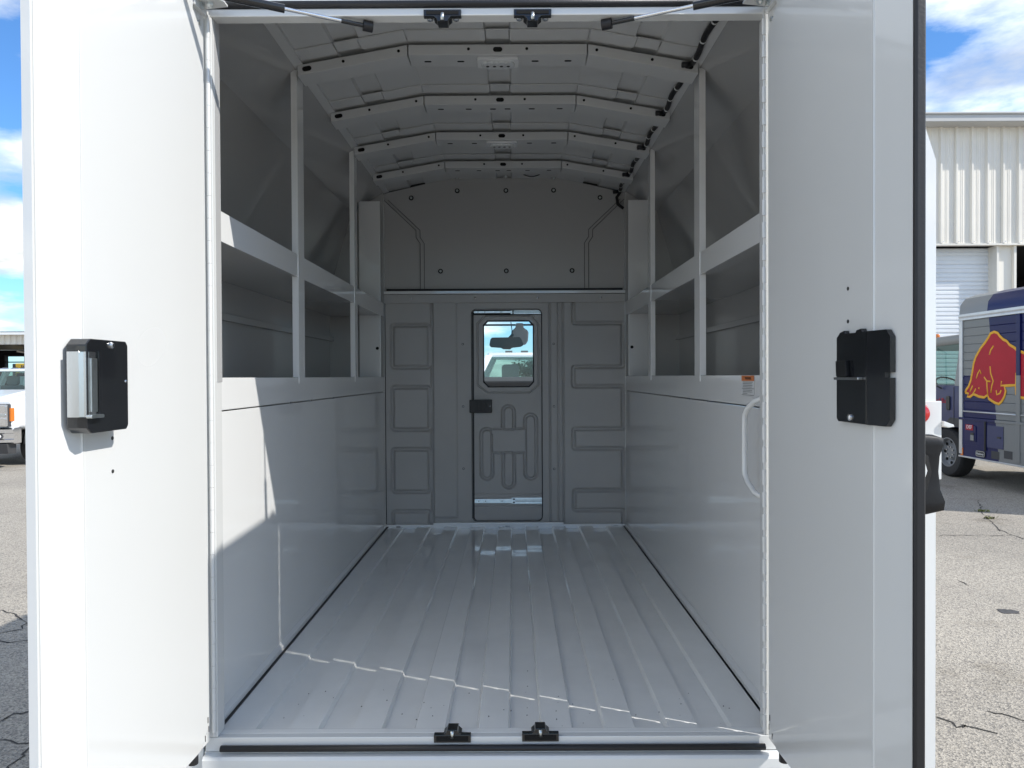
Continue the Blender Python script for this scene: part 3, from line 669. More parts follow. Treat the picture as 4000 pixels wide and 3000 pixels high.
def heightgrid(x0, x1, y0, y1, st, hf, keep, y_at):
    nx = int((x1-x0)/st)+1; ny = int((y1-y0)/st)+1; vs = []; fs = []
    for j in range(ny):
        for i in range(nx):
            a, b = x0+(x1-x0)*i/(nx-1), y0+(y1-y0)*j/(ny-1)
            u, v = zoom(a, b); vs.append((PX(u), y_at-hf(a, b), PZ(v)))
    for j in range(ny-1):
        for i in range(nx-1):
            a, b = x0+(x1-x0)*(i+.5)/(nx-1), y0+(y1-y0)*(j+.5)/(ny-1)
            if keep(a, b): fs.append((j*nx+i, j*nx+i+1, (j+1)*nx+i+1, (j+1)*nx+i))
    return MB().add(vs, fs)
DX0, DX1, DY0, DY1 = 703, 1188, 106, 1578
m = heightgrid(102, 1786, 58, 1612, 5.0, liner_h, lambda a, b: rbox(a, b, DX0, DX1, DY0, DY1, 30) > 0, Yp)
liner = m.build('lower_liner', 'liner_grey', T, smooth=True)
for a, b in ((640, 345), (640, 779), (640, 1213), (1273, 347), (1273, 781), (1273, 1217)):
    u, v = zoom(a, b)
    sc = MB().lathe([(0.0065, 0), (0.0065, 0.002)], (PX(u), Yp-0.001 - (0.004 if a > 1200 else 0), PZ(v)), (0, -1, 0), 12).build('screw_washer', 'rubber', liner)
    MB().lathe([(0.0038, 0), (0.003, 0.004), (0.001, 0.005)], (PX(u), Yp-0.002 - (0.004 if a > 1200 else 0), PZ(v)), (0, -1, 0), 10).build('screw_head', 'bright_paint', sc)
# door reveal (dark edge round the opening)
u0, v0 = zoom(DX0, DY0); u1, v1 = zoom(DX1, DY1)
rr = rrect(PX(u0), PX(u1), PZ(v1), PZ(v0), 0.026, 5); rr2 = rrect(PX(u0)-0.004, PX(u1)+0.004, PZ(v1)-0.004, PZ(v0)+0.004, 0.03, 5)
nn = len(rr)
fr = MB().add([(x, Yp-0.003, z) for x, z in rr2] + [(x, Yp+0.001, z) for x, z in rr] + [(x, Yp+0.055, z) for x, z in rr],
              [(i, (i+1) % nn, (i+1) % nn+nn, i+nn) for i in range(nn)] + [(i+nn, (i+1) % nn+nn, (i+1) % nn+2*nn, i+2*nn) for i in range(nn)])
fr.build('door_reveal', 'trim_dark', T, fix=True)
# sliding door
OCT = [(808, 180), (1108, 180), (1136, 212), (1136, 612), (1102, 648), (815, 648), (780, 612), (780, 212)]
def poly_sd(px, py, P_):
    d = min(segd(px, py, *P_[i], *P_[(i+1) % len(P_)]) for i in range(len(P_)))
    ins = False; j = len(P_)-1
    for i in range(len(P_)):
        if (P_[i][1] > py) != (P_[j][1] > py) and px < (P_[j][0]-P_[i][0])*(py-P_[i][1])/(P_[j][1]-P_[i][1])+P_[i][0]: ins = not ins
        j = i
    return -d if ins else d
CAPS = [((803, 977), (803, 1250)), ((1110, 878), (1110, 1250)), ((955, 818), (955, 1000)), ((955, 1050), (955, 1312))]
OUT2 = [(798, 145), (1118, 145), (1168, 200), (1168, 630), (1104, 685), (810, 685), (742, 630), (742, 200)]
def door_h(x, y):
    h = 0.0
    if y < 720:
        d = abs(poly_sd(x, y, OUT2)); h -= 0.011*(1-smooth(2, 8, d))
        if poly_sd(x, y, OUT2) < 0: h += 0.003
    elif y < 1390:
        inside = 837 < x < 1073 and 942 < y < 1103
        g_ = 0.0
        if not inside:
            for a, b in CAPS:
                d = segd(x, y, *a, *b); g_ = max(g_, smooth(25, 33, d)*(1-smooth(42, 54, d)))
        for q in ((850, 938, 905, 938), (1005, 938, 1062, 938), (855, 1107, 905, 1107), (1005, 1107, 1060, 1107), (836, 980, 836, 1105), (925, 942, 985, 942), (925, 1104, 985, 1104)):
            g_ = max(g_, 0.75*(1-smooth(2, 10, segd(x, y, *q))))
        h -= 0.021*g_
    else:
        h -= 0.004*(1-smooth(1, 5, abs(y-1398))) + 0.004*(1-smooth(1, 5, abs(y-1483)))
    return h
yd = Yp+0.014
m = heightgrid(716, 1187, 142, 1577, 3.2, door_h, lambda a, b: rbox(a, b, 714, 1190, 120, 1578, 26) < 0 and poly_sd(a, b, OCT) > 0, yd)
sd = m.build('sliding_door', 'liner_grey', T, smooth=True)
sd['label'] = 'grey moulded sliding door with octagonal window'
octw = [(PX(zoom(a, b)[0]), PZ(zoom(a, b)[1])) for a, b in OCT]; k8 = len(octw); ccx = sum(p[0] for p in octw)/8; ccz = sum(p[1] for p in octw)/8
oi = [(ccx+(x-ccx)*0.955, ccz+(z-ccz)*0.965) for x, z in octw]
MB().add([(x, yd-0.004, z) for x, z in octw] + [(x, yd-0.001, z) for x, z in oi] + [(x, yd+0.02, z) for x, z in oi],
         [(i, (i+1) % k8, (i+1) % k8+k8, i+k8) for i in range(k8)] + [(i+k8, (i+1) % k8+k8, (i+1) % k8+2*k8, i+2*k8) for i in range(k8)]).build('window_gasket', 'rubber', sd)
MB().add([(x, yd+0.012, z) for x, z in octw], [tuple(range(8))]).build('window_pane', 'glass_clear', sd)
def lz(a0, a1, b0, b1, y0, y1, name, mat, par, bevel=0.0006):
    p0, q0 = zoom(a0, b0); p1, q1 = zoom(a1, b1)
    return MB().box(PX(p0), PX(p1), y0, y1, PZ(q1), PZ(q0)).build(name, mat, par, bevel=bevel)
lc = lz(685, 840, 733, 824, Yp-0.016, yd+0.002, 'latch_box', 'rubber', sd, 0.003)
lz(738, 772, 745, 808, Yp-0.020, Yp-0.015, 'latch_button', 'rubber', lc, 0.002)
lz(790, 804, 758, 792, Yp-0.019, Yp-0.015, 'latch_tab', 'rubber', lc, 0.002)
u, v = zoom(829, 778); MB().lathe([(0.003, 0), (0.002, 0.003)], (PX(u), Yp-0.016, PZ(v)), (0, -1, 0), 8).build('screw_head', 'steel', lc)
lz(690, 724, 140, 1580, yd+0.004, yd+0.03, 'leak_blocker', 'rubber', sd, 0)  # dark strips added behind the door edges to stop a light leak
lz(1180, 1200, 140, 1580, yd+0.004, yd+0.03, 'leak_blocker', 'rubber', sd, 0)
# drawer-slide runners at the foot and head of the door
for b0, b1, c0, c1, yy in ((1429, 1457, 1419, 1462, yd-0.006), (113, 127, 109, 135, yd+0.012)):
    r1 = lz(716, 978, b0, b1, yy, yy+0.004, 'slide_runner', 'zinc', sd)
    r2 = lz(974, 1187, c0, c1, yy-0.004, yy+0.003, 'slide_channel', 'zinc', sd)
    mid = (c0+c1)/2
    lz(1000, 1186, mid-6, mid-3, yy-0.0046, yy-0.003, 'channel_groove', 'ink', r2, 0)
    lz(1000, 1186, mid+3, mid+6, yy-0.0046, yy-0.003, 'channel_groove', 'ink', r2, 0)
    for a in (745, 793, 902, 912):
        lz(a-3, a+3, (b0+b1)/2-3, (b0+b1)/2+3, yy-0.0008, yy, 'runner_hole', 'ink', r1, 0)
    for bq in (0.25, 0.75):
        lz(984, 998, c0+(c1-c0)*bq-5, c0+(c1-c0)*bq+5, yy-0.0052, yy-0.003, 'channel_stop', 'ink', r2, 0)
# bulkhead behind the liner (keeps the light out) with the pass-through opening
bk = MB(); yk0, yk1 = YF+0.062, YF+0.10
bx0, bx1 = PX(zoom(DX0, 0)[0])-0.004, PX(zoom(DX1, 0)[0])+0.004; bz0, bz1 = PZ(zoom(0, DY1)[1])-0.004, PZ(zoom(0, DY0)[1])+0.004
bk.box(XC-1.058, bx0, yk0, yk1, 0.55, 2.30).box(bx1, XC+1.058, yk0, yk1, 0.55, 2.30).box(bx0, bx1, yk0, yk1, 0.55, bz0)
bk.prism([(XC-1.058, 2.30), (XC-0.895, 2.80), (XC-HW, 2.93), (XC-0.308, 3.0), (XC+0.308, 3.0), (XC+HW, 2.93), (XC+0.895, 2.80), (XC+1.058, 2.30)], yk0, yk1)
bk.box(bx0, bx1, yk0, yk1, bz1, 2.2999)
bk.build('bulkhead', 'trim_dark', T, fix=False)

# --- the truck's own cab ahead of the box, seen through the little window
cabx = XC
def ringx(y, hw, z0, z1): return [(cabx-hw, y, z0), (cabx+hw, y, z0), (cabx+hw, y, z1), (cabx-hw, y, z1)]
c = MB().box(cabx-0.98, cabx+0.98, 4.26, 6.05, 0.62, 0.72).box(cabx-0.98, cabx-0.93, 4.26, 6.05, 0.70, 1.50).box(cabx+0.93, cabx+0.98, 4.26, 6.05, 0.70, 1.50)
c.prism([(4.26, 2.33), (5.35, 2.35), (5.60, 2.31), (5.60, 2.27), (4.26, 2.27)], cabx-0.80, cabx+0.80, 'x')
for sg in (-1, 1):
    c.loft([[(cabx+sg*0.78, 5.55, 2.29), (cabx+sg*0.70, 5.55, 2.29), (cabx+sg*0.70, 5.61, 2.29), (cabx+sg*0.78, 5.61, 2.29)],
            [(cabx+sg*0.93, 6.10, 1.50), (cabx+sg*0.85, 6.10, 1.50), (cabx+sg*0.85, 6.18, 1.50), (cabx+sg*0.93, 6.18, 1.50)]])
    c.loft([[(cabx+sg*0.80, 4.28, 2.29), (cabx+sg*0.75, 4.28, 2.29), (cabx+sg*0.75, 4.55, 2.29), (cabx+sg*0.80, 4.55, 2.29)],
            [(cabx+sg*0.97, 4.28, 1.48), (cabx+sg*0.92, 4.28, 1.48), (cabx+sg*0.92, 4.62, 1.48), (cabx+sg*0.97, 4.62, 1.48)]])
c.build('cab_shell', 'bright_paint', T, bevel=0.008)
MB().loft([ringx(6.02, 0.96, 0.85, 1.52), ringx(6.9, 0.97, 0.85, 1.45), ringx(7.45, 0.93, 0.85, 1.30), ringx(7.52, 0.88, 0.9, 1.2)]).build('hood', 'bright_paint', T, bevel=0.03)
MB().prism([(5.35, 1.10), (5.35, 1.60), (5.50, 1.765), (5.70, 1.800), (6.0, 1.62), (6.05, 1.10)], cabx-0.90, cabx+0.90, 'x').build('dashboard', 'cab_plastic', T, bevel=0.02)
ht = MB().prism([(4.27, 2.268), (5.53, 2.268), (5.55, 2.250), (5.50, 2.243), (4.27, 2.243)], cabx-0.74, cabx+0.74, 'x')
ht.box(cabx-0.72, cabx+0.72, 4.262, 4.30, 2.14, 2.245).build('headliner', 'cab_plastic', T)
MB().box(-0.36, 0.30, 5.560, 5.575, vz(1273, 5.565), vz(1266, 5.565)).build('windshield_band', 'cab_plastic', T)
MB().loft([[(cabx-0.74, 5.575, 2.262), (cabx+0.74, 5.575, 2.262)], [(cabx-0.88, 6.10, 1.50), (cabx+0.88, 6.10, 1.50)]], cap=False)  # size check only
MB().add([(cabx-0.735, 5.585, 2.268), (cabx+0.735, 5.585, 2.268), (cabx+0.88, 6.115, 1.52), (cabx-0.88, 6.115, 1.52)], [(0, 1, 2, 3)]).build('windshield', 'glass_clear', T)
# mirror
ym = 5.42
mm = MB().prism([(ux(a, ym), vz(b, ym)) for a, b in ((1922, 1318), (2030, 1317), (2036, 1322), (2046, 1344), (2044, 1350), (2035, 1355), (2000, 1359), (1994, 1365), (1966, 1364), (1958, 1359), (1918, 1356), (1912, 1348), (1916, 1326))], ym, ym+0.022).build('interior_mirror', 'mirror_plastic', T, bevel=0.006)
MB().tube([(ux(1990, ym), ym+0.02, vz(1322, ym)), (ux(2005, 5.5), 5.52, vz(1305, 5.5)), (ux(2030, 5.55), 5.60, vz(1290, 5.55))], 0.012, 10).build('mirror_arm', 'cab_plastic', mm, smooth=True)
yc = 5.50
MB().prism([(ux(a, yc), vz(b, yc)) for a, b in ((2016, 1262), (2046, 1262), (2046, 1280), (2062, 1290), (2066, 1300), (2064, 1330), (2056, 1345), (2040, 1348), (2010, 1344), (1998, 1330), (1998, 1300), (2002, 1290), (2015, 1280))], yc, yc+0.07).build('camera_pod', 'pod_plastic', mm, bevel=0.012)
MB().tube([(ux(1997, 5.5), 5.5, vz(1258, 5.5)), (ux(2001, 5.5), 5.5, vz(1290, 5.5)), (ux(1999, 5.5), 5.5, vz(1320, 5.5))], 0.0035, 8).build('mirror_cable', 'rubber', mm)
# steering wheel rim (left of centre) and seat backs
sw = MB(); cc = Vector((cabx-0.42, 5.10, 1.52)); axd = Vector((0, -0.85, 0.5)).normalized(); s1 = Vector((1, 0, 0)); s2 = axd.cross(s1)
sw.tube([cc + (s1*math.cos(t)+s2*math.sin(t))*0.19 for t in [2*math.pi*k/32 for k in range(33)]], 0.014, 8).build('steering_wheel', 'cab_plastic', T, smooth=True)
for sg in (-1, 1):
    st = MB().loft([[(cabx+sg*0.45+a*0.24, 4.48+b*0.07+0.03*k, 0.95+0.22*k) for a, b in ((-1, -1), (1, -1), (1, 1), (-1, 1))] for k in range(4)]).build('seat_back', 'seat_cloth', T, bevel=0.03)
    MB().box(cabx+sg*0.45-0.26, cabx+sg*0.45+0.26, 4.50, 5.05, 0.80, 0.97).build('seat_cushion', 'seat_cloth', T, bevel=0.04)
# wheels, frame, bumper
def wheel(name, parent, c, axis, r=0.42, w_=0.24, rim='rim_grey', lugs=True):
    ax = Vector(axis)
    t = MB().lathe([(r*0.60, -w_*0.45), (r*0.66, -w_*0.5), (r*0.92, -w_*0.5), (r*0.985, -w_*0.40), (r, -w_*0.3), (r, w_*0.3), (r*0.985, w_*0.40), (r*0.92, w_*0.5), (r*0.66, w_*0.5), (r*0.60, w_*0.45)], c, ax, 40, cap=False).build(name, 'tyre', parent, auto=35)
    MB().lathe([(r*0.62, -w_*0.42), (r*0.62, w_*0.30), (r*0.60, w_*0.46), (r*0.56, w_*0.46), (r*0.52, w_*0.20), (r*0.34, w_*0.10), (r*0.26, w_*0.22), (r*0.12, w_*0.24)], c, ax, 32).build('rim', rim, t, auto=35)
    a = ax.orthogonal().normalized(); b = ax.cross(a)
    if lugs:
        for k in range(8):
            q = Vector(c) + (a*math.cos(k*math.pi/4)+b*math.sin(k*math.pi/4))*r*0.44 + ax*w_*0.155
            MB().lathe([(r*0.065, 0), (r*0.065, 0.012)], q, ax, 12).build('rim_hole', 'black_hole', t)
            q = Vector(c) + (a*math.cos(k*math.pi/4+.4)+b*math.sin(k*math.pi/4+.4))*r*0.22 + ax*w_*0.22
            MB().lathe([(r*0.035, 0), (r*0.03, 0.03)], q, ax, 6).build('lug_nut', 'steel', t)
    return t
for sg in (-1, 1):
    wheel('wheel', T, (side(sg, 0.92), 3.0, 0.40), (sg, 0, 0), 0.40, 0.24)
    wheel('wheel', T, (side(sg, 0.92), 6.75, 0.40), (sg, 0, 0), 0.40, 0.24)
MB().box(XC-0.45, XC-0.36, 1.75, 7.2, 0.50, 0.68).box(XC+0.36, XC+0.45, 1.75, 7.2, 0.50, 0.68).box(XC-0.5, XC+0.5, 6.68, 6.80, 0.35, 0.45).build('chassis_rail', 'trim_dark', T)
MB().box(XC-1.02, XC+1.02, 1.55, 1.69, 0.50, 0.66).build('rear_bumper', 'trim_dark', T, bevel=0.01)

# ================================================================== pickup trucks
def pickup(label, loc, rot, scale=1.0):
    root = thing('pickup_truck', label, 'pickup truck', (0, 0, 0), 'white pickup trucks')
    def sec(y, hw, z0, z1, r=0.10):
        pts = rrect(-hw, hw, z0, z1, r, 3); return [(x, y, z) for x, z in pts]
    fb = MB().loft([sec(0.10, 0.93, 0.86, 1.34, .05), sec(0.16, 0.97, 0.80, 1.40), sec(0.45, 0.985, 0.78, 1.45), sec(1.25, 0.99, 0.62, 1.54), sec(1.40, 0.99, 0.60, 1.54)])
    fb.build('front_body', 'bright_paint', root, auto=35)
    MB().prism([(0.13, 1.35), (0.20, 1.43), (0.6, 1.49), (1.25, 1.575), (1.25, 1.40), (0.2, 1.33)], -0.66, 0.66, 'x').build('hood', 'bright_paint', root, bevel=0.03)
    MB().loft([sec(1.401, 0.99, 0.60, 1.54), sec(3.45, 0.99, 0.60, 1.56)]).build('cab_lower', 'bright_paint', root, auto=35)
    MB().loft([sec(3.47, 0.99, 0.70, 1.50, .05), sec(5.6, 0.99, 0.72, 1.50, .05)]).build('bed', 'bright_paint', root, auto=35)
    # greenhouse
    ro = MB().loft([sec(1.84, 0.70, 1.975, 2.0, .012), sec(1.95, 0.72, 1.965, 2.035, .03), sec(2.6, 0.73, 1.965, 2.05, .03), sec(3.25, 0.71, 1.965, 2.03, .03)]).build('cab_roof', 'bright_paint', root, auto=35)
    for x in (-0.42, -0.2, 0, 0.2, 0.42):
        MB().prism([(1.95, 2.03), (2.05, 2.065), (2.10, 2.035)], x-0.05, x+0.05, 'x').build('clearance_lamp', 'trim_dark', ro)
    for sg in (-1, 1):
        def bar(p, q, w1=0.05, d=0.07):
            return [[(p[0]-w1, p[1]-d, p[2]), (p[0]+w1, p[1]-d, p[2]), (p[0]+w1, p[1]+d, p[2]), (p[0]-w1, p[1]+d, p[2])], [(q[0]-w1, q[1]-d, q[2]), (q[0]+w1, q[1]-d, q[2]), (q[0]+w1, q[1]+d, q[2]), (q[0]-w1, q[1]+d, q[2])]]
        pl = MB().loft(bar((sg*0.69, 1.90, 2.0), (sg*0.90, 1.25, 1.52))); pl.loft(bar((sg*0.70, 2.55, 2.0), (sg*0.92, 2.55, 1.52))); pl.loft(bar((sg*0.68, 3.22, 2.0), (sg*0.90, 3.35, 1.52), 0.07, .12))
        pl.build('cab_pillar', 'bright_paint', root, bevel=0.012)
        MB().add([(sg*0.71, 1.98, 1.98), (sg*0.71, 3.15, 1.98), (sg*0.91, 3.25, 1.54), (sg*0.91, 1.35, 1.54)], [(0, 1, 2, 3)]).build('side_window', 'glass_tint', root)
        # headlamp: bezel with lens cells
        hl = MB().prism(rrect(sg*0.80-0.125, sg*0.80+0.125, 0.84, 1.30, 0.03), 0.02, 0.14).build('headlamp', 'trim_dark', root, bevel=0.012)
        MB().prism(rrect(sg*0.80-0.115, sg*0.80+0.115, 0.85, 1.29, 0.03), 0.012, 0.03).build('bezel', 'chrome', hl, bevel=0.004)
        for z0, z1 in ((1.13, 1.27), (1.045, 1.105), (0.87, 1.02)):
            MB().prism(rrect(sg*0.80-0.09, sg*0.80+0.085, z0, z1, 0.02), 0.002, 0.02).build('lamp_cell', 'steel' if z1-z0 < .1 else 'chrome', hl, bevel=0.006)
        MB().prism(rrect(sg*0.945-0.018, sg*0.945+0.018, 0.95, 1.22, 0.012), 0.05, 0.16).build('side_marker', 'amber_lens', hl, bevel=0.005)
        # arch flare
        ar = []
        for k in range(13):
            t = math.pi*k/12
            ar.append((0.98-0.50*math.cos(t), 0.46+0.50*math.sin(t)))
        ar2 = [(0.98-0.44*math.cos(math.pi*k/12), 0.46+0.44*math.sin(math.pi*k/12)) for k in range(13)]
        for cy in (0.0, 3.35):
            MB().prism([(y+cy, z) for y, z in ar] + [(y+cy, z) for y, z in ar2[::-1]], sg*0.93, sg*1.035, 'x').build('arch_flare', 'trim_dark', root)
            MB().prism([(y+cy, z) for y, z in ar2], sg*0.70, sg*0.9905, 'x').build('wheel_well', 'black_hole', root)
            wheel('wheel', root, (sg*0.91, 0.98+cy, 0.41), (sg, 0, 0), 0.41, 0.25, lugs=False)
        MB().box(sg*1.06, sg*1.28, 1.32, 1.40, 1.50, 1.80).box(sg*0.95, sg*1.10, 1.34, 1.38, 1.55, 1.59).build('side_mirror', 'trim_dark', root, bevel=0.02)
        # seats
        se = MB().box(sg*0.40-0.24, sg*0.40+0.24, 2.20, 2.34, 1.10, 1.66).build('seat_back', 'seat_cloth', root, bevel=0.05)
        MB().prism(rrect(sg*0.40-0.125, sg*0.40+0.125, 1.66, 1.875, 0.05), 2.24, 2.34).build('headrest', 'seat_cloth', se, bevel=0.02)
    MB().add([(-0.68, 1.86, 1.985), (0.68, 1.86, 1.985), (0.88, 1.22, 1.545), (-0.88, 1.22, 1.545)], [(0, 1, 2, 3)]).build('windshield', 'glass_tint', root)
    MB().add([(-0.66, 3.28, 1.985), (0.66, 3.28, 1.985), (0.80, 3.36, 1.56), (-0.80, 3.36, 1.56)], [(0, 1, 2, 3)]).build('rear_window', 'glass_tint', root)
    MB().box(-0.86, 0.86, 1.40, 1.62, 1.40, 1.56).build('dashboard', 'cab_plastic', root, bevel=0.03)
    MB().box(-0.09, 0.09, 1.90, 1.93, 1.86, 1.93).build('interior_mirror', 'cab_plastic', root, bevel=0.01)
    # grille and bumper
    gr = MB().prism(rrect(-0.67, 0.67, 0.86, 1.32, 0.04), 0.06, 0.15).build('grille', 'trim_dark', root, bevel=0.01)
    for z in (0.97, 1.09, 1.21): MB().box(-0.64, 0.64, 0.02, 0.08, z-0.035, z+0.035).build('grille_bar', 'chrome', gr, bevel=0.012)
    bp = MB().loft([[(x, y0+0.10*(abs(x)/1.0)**3, z) for x in (-1.0, -0.7, -0.3, 0, 0.3, 0.7, 1.0)] + [(x, 0.30, z) for x in (1.0, -1.0)] for y0, z in ((-0.02, 0.505), (-0.06, 0.53), (-0.06, 0.58), (-0.03, 0.60), (-0.03, 0.70), (-0.06, 0.72), (-0.06, 0.79), (0.0, 0.82))]).build('front_bumper', 'chrome', root, auto=30)
    for sg in (-1, 1):
        MB().lathe([(0.055, 0), (0.055, 0.03)], (sg*0.76, 0.03, 0.65), (0, -1, 0), 16).build('fog_lamp', 'trim_dark', bp)
        MB().lathe([(0.035, 0), (0.030, 0.01)], (sg*0.76, -0.001, 0.65), (0, -1, 0), 16).build('fog_lens', 'lamp_lens', bp)
    MB().prism([(0.0, 0.50), (0.05, 0.30), (0.30, 0.30), (0.30, 0.50)], -0.90, 0.90, 'x').build('air_dam', 'trim_dark', root, bevel=0.01)
    MB().box(-0.45, 0.45, 0.3, 5.2, 0.42, 0.60).build('underbody', 'black_hole', root)
    # parts were modelled at the origin: move the root now
    root.location = loc; root.rotation_euler = (0, 0, rot); root.scale = (scale,)*3
    return root
pickup('white pickup truck parked under the canopy, headlamp and chrome bumper beside the left rear door', (-11.02, 14.1, 0), R(3))
pickup('white pickup truck parked nose-on ahead, seen through the small window in the partition', (0.36, 7.95, 0.10), 0, 1.0)

# ================================================================== delivery truck (blue and silver) on the right
SX = 7.53
dt = thing('delivery_truck', 'blue and silver delivery truck with a red bull emblem and roll-up side bays', 'truck', (SX+1.2, 11.0, 0))
def sy(u): return SX*F/(u-2005)
def syz(u, v):
    y = sy(u); return (y, vz(v, y))
BY0, BY1 = 8.65, 12.0
ZR0, ZR1 = 2.70, 2.80
# box roof
pr = [(SX+0.0, ZR1), (SX+0.02, ZR1+0.16), (SX+0.10, ZR1+0.27), (SX+0.25, ZR1+0.33), (SX+1.2, ZR1+0.36), (SX+2.15, ZR1+0.33), (SX+2.40, ZR1+0.16), (SX+2.42, ZR1)]
ys_b = 11.30
MB().prism(pr, ys_b, BY1).build('box_roof_front', 'silver_paint', dt, auto=30)
MB().prism(pr, BY0, ys_b-0.002).build('box_roof_rear', 'blue_paint', dt, auto=30)
MB().prism([(SX-0.012, ZR0), (SX-0.012, ZR0+0.03), (SX-0.004, ZR0+0.035), (SX-0.012, ZR0+0.065), (SX-0.012, ZR1+0.005), (SX+0.04, ZR1+0.005), (SX+0.04, ZR0)], BY0-0.01, BY1+0.01).build('roof_rail', 'alu_rail', dt, bevel=0.004)
MB().box(SX+0.05, SX+2.42, BY1-0.03, BY1, 0.45, ZR1).build('box_front_wall', 'silver_paint', dt)
MB().box(SX+0.05, SX+2.42, BY0, BY0+0.03, 0.45, ZR1).build('box_rear_wall', 'silver_paint', dt)
MB().box(SX+2.38, SX+2.42, BY0+0.03, BY1-0.03, 0.45, ZR1).build('box_far_wall', 'silver_paint', dt)
MB().box(SX+0.06, SX+2.38, BY0+0.04, BY1-0.04, 0.44, 0.50).build('box_deck', 'trim_dark', dt)
posts = (BY1-0.045, 10.60, 9.28, BY0+0.02)
for i, y in enumerate(posts):
    MB().box(SX-0.006, SX+0.07, y-0.042, y+0.042, 0.47, ZR0).build('bay_post', 'alu_rail' if i != 1 else 'livery', dt, bevel=0.006)
# roll-up slats, each its own piece
zs = 1.085; hs = (ZR0-zs)/12
for (ya, yb2) in ((posts[1]+0.044, posts[0]-0.044), (posts[2]+0.044, posts[1]-0.044), (posts[3]+0.044, posts[2]-0.044)):
    for k in range(12):
        z0 = zs + hs*k
        MB().prism([(SX+0.022, z0+0.0008), (SX+0.016, z0+0.008), (SX+0.014, z0+hs-0.008), (SX+0.021, z0+hs-0.0008), (SX+0.045, z0+hs-0.0008), (SX+0.045, z0+0.0008)], ya, yb2).build('slat', 'livery', dt)
    MB().box(SX+0.046, SX+0.05, ya-0.02, yb2+0.02, zs, ZR0).build('bay_backing', 'black_hole', dt)
    MB().tube([(SX+0.008, ya+0.01, zs+0.10), (SX+0.008, yb2-0.01, zs+0.10)], 0.014, 8).build('bay_pull_bar', 'alu_rail', dt, smooth=True)
MB().box(SX-0.010, SX+0.06, BY0, BY1, zs-0.045, zs-0.002).build('bay_sill', 'livery', dt, bevel=0.005)
# skirt: panels and doors
sk = MB().box(SX+0.004, SX+0.05, BY0, BY1-0.002, 0.63, zs-0.046).build('skirt', 'livery', dt)
MB().box(SX+0.008, SX+0.05, BY0, BY1-0.002, 0.44, 0.629).build('lower_skirt', 'livery', dt)
MB().box(SX-0.012, SX+0.05, BY0, BY1, 0.415, 0.440).build('skirt_rail', 'alu_rail', dt, bevel=0.004)
def hatch(u0, v0, u1, v1, name, mat, d=0.010):
    (ya, za_), (yb3, zb_) = syz(u0, v0), syz(u1, v1)
    return MB().box(SX+0.004-d, SX+0.0035, yb3, ya, min(za_, zb_), max(za_, zb_)).build(name, mat, dt, bevel=0.004)
h1 = hatch(3770, 1670, 3811, 1735, 'fluid_hatch', 'blue_paint')
h2 = hatch(3855, 1670, 3918, 1766, 'storage_hatch', 'cab_blue')
MB().tube([(SX-0.004, sy(3848), vz(1655, sy(3848))), (SX-0.004, sy(3848), vz(1770, sy(3848)))], 0.016, 8).build('hatch_gap_trim', 'rubber', dt)
(ya, za_), (yb3, zb_) = syz(3792, 1698), syz(3805, 1730)
MB().box(SX-0.016, SX-0.006, yb3, ya, zb_, za_-0.04).build('hatch_cup', 'silver_paint', h1, bevel=0.004)
MB().box(SX-0.016, SX-0.006, yb3, ya, za_-0.038, za_).build('hatch_latch', 'ink', h1, bevel=0.004)
(ya, za_), (yb3, zb_) = syz(3896, 1715), syz(3910, 1724)
MB().box(SX-0.016, SX-0.006, yb3, ya, zb_, za_).build('hatch_latch', 'ink', h2, bevel=0.003)
MT = Matrix(((0, 0, -1, 0), (-1, 0, 0, 0), (0, 1, 0, 0), (0, 0, 0, 1)))      # text facing -X, reading towards -Y
def side_text(name, txt, u, v, size, mat, par, dxx):
    y, z = syz(u, v); return text_mesh(name, txt, size, mat, par, Matrix.Translation((SX+dxx, y, z)) @ MT, 0.001)
y, z = syz(3787, 1678)
dp = MB().box(SX-0.010, SX-0.0065, y-0.095, y+0.095, z-0.045, z+0.045).build('fluid_label', 'bull_red', h1)
side_text('label_text', 'DEF', 3787, 1677, 0.085, 'bright_paint', dp, -0.0115)
y, z = syz(3829, 1782)
mp = MB().prism(rrect(y-0.115, y+0.115, z-0.05, z+0.05, 0.03), SX-0.006, SX+0.0075, 'x').build('maker_plate', 'ink', dt)
MB().prism(rrect(y-0.107, y+0.107, z-0.043, z+0.043, 0.026), SX-0.0085, SX-0.0062, 'x').build('plate_rim', 'alu_rail', mp)
MB().prism(rrect(y-0.098, y+0.098, z-0.036, z+0.036, 0.02), SX-0.0105, SX-0.0086, 'x').build('plate_face', 'ink', mp)
side_text('plate_text', 'Hackney', 3829, 1782, 0.052, 'bright_paint', mp, -0.0115)
y, z = syz(3756, 1774); MB().box(SX-0.004, SX+0.0075, y-0.03, y+0.03, z-0.055, z+0.075).build('side_marker', 'amber_lens', dt, bevel=0.004)
for u in (3885, 3935):
    y, z = syz(u, 1790); MB().box(SX+0.004, SX+0.0075, y-0.09, y+0.09, z-0.05, z+0.07).build('step_recess', 'trim_dark', dt)
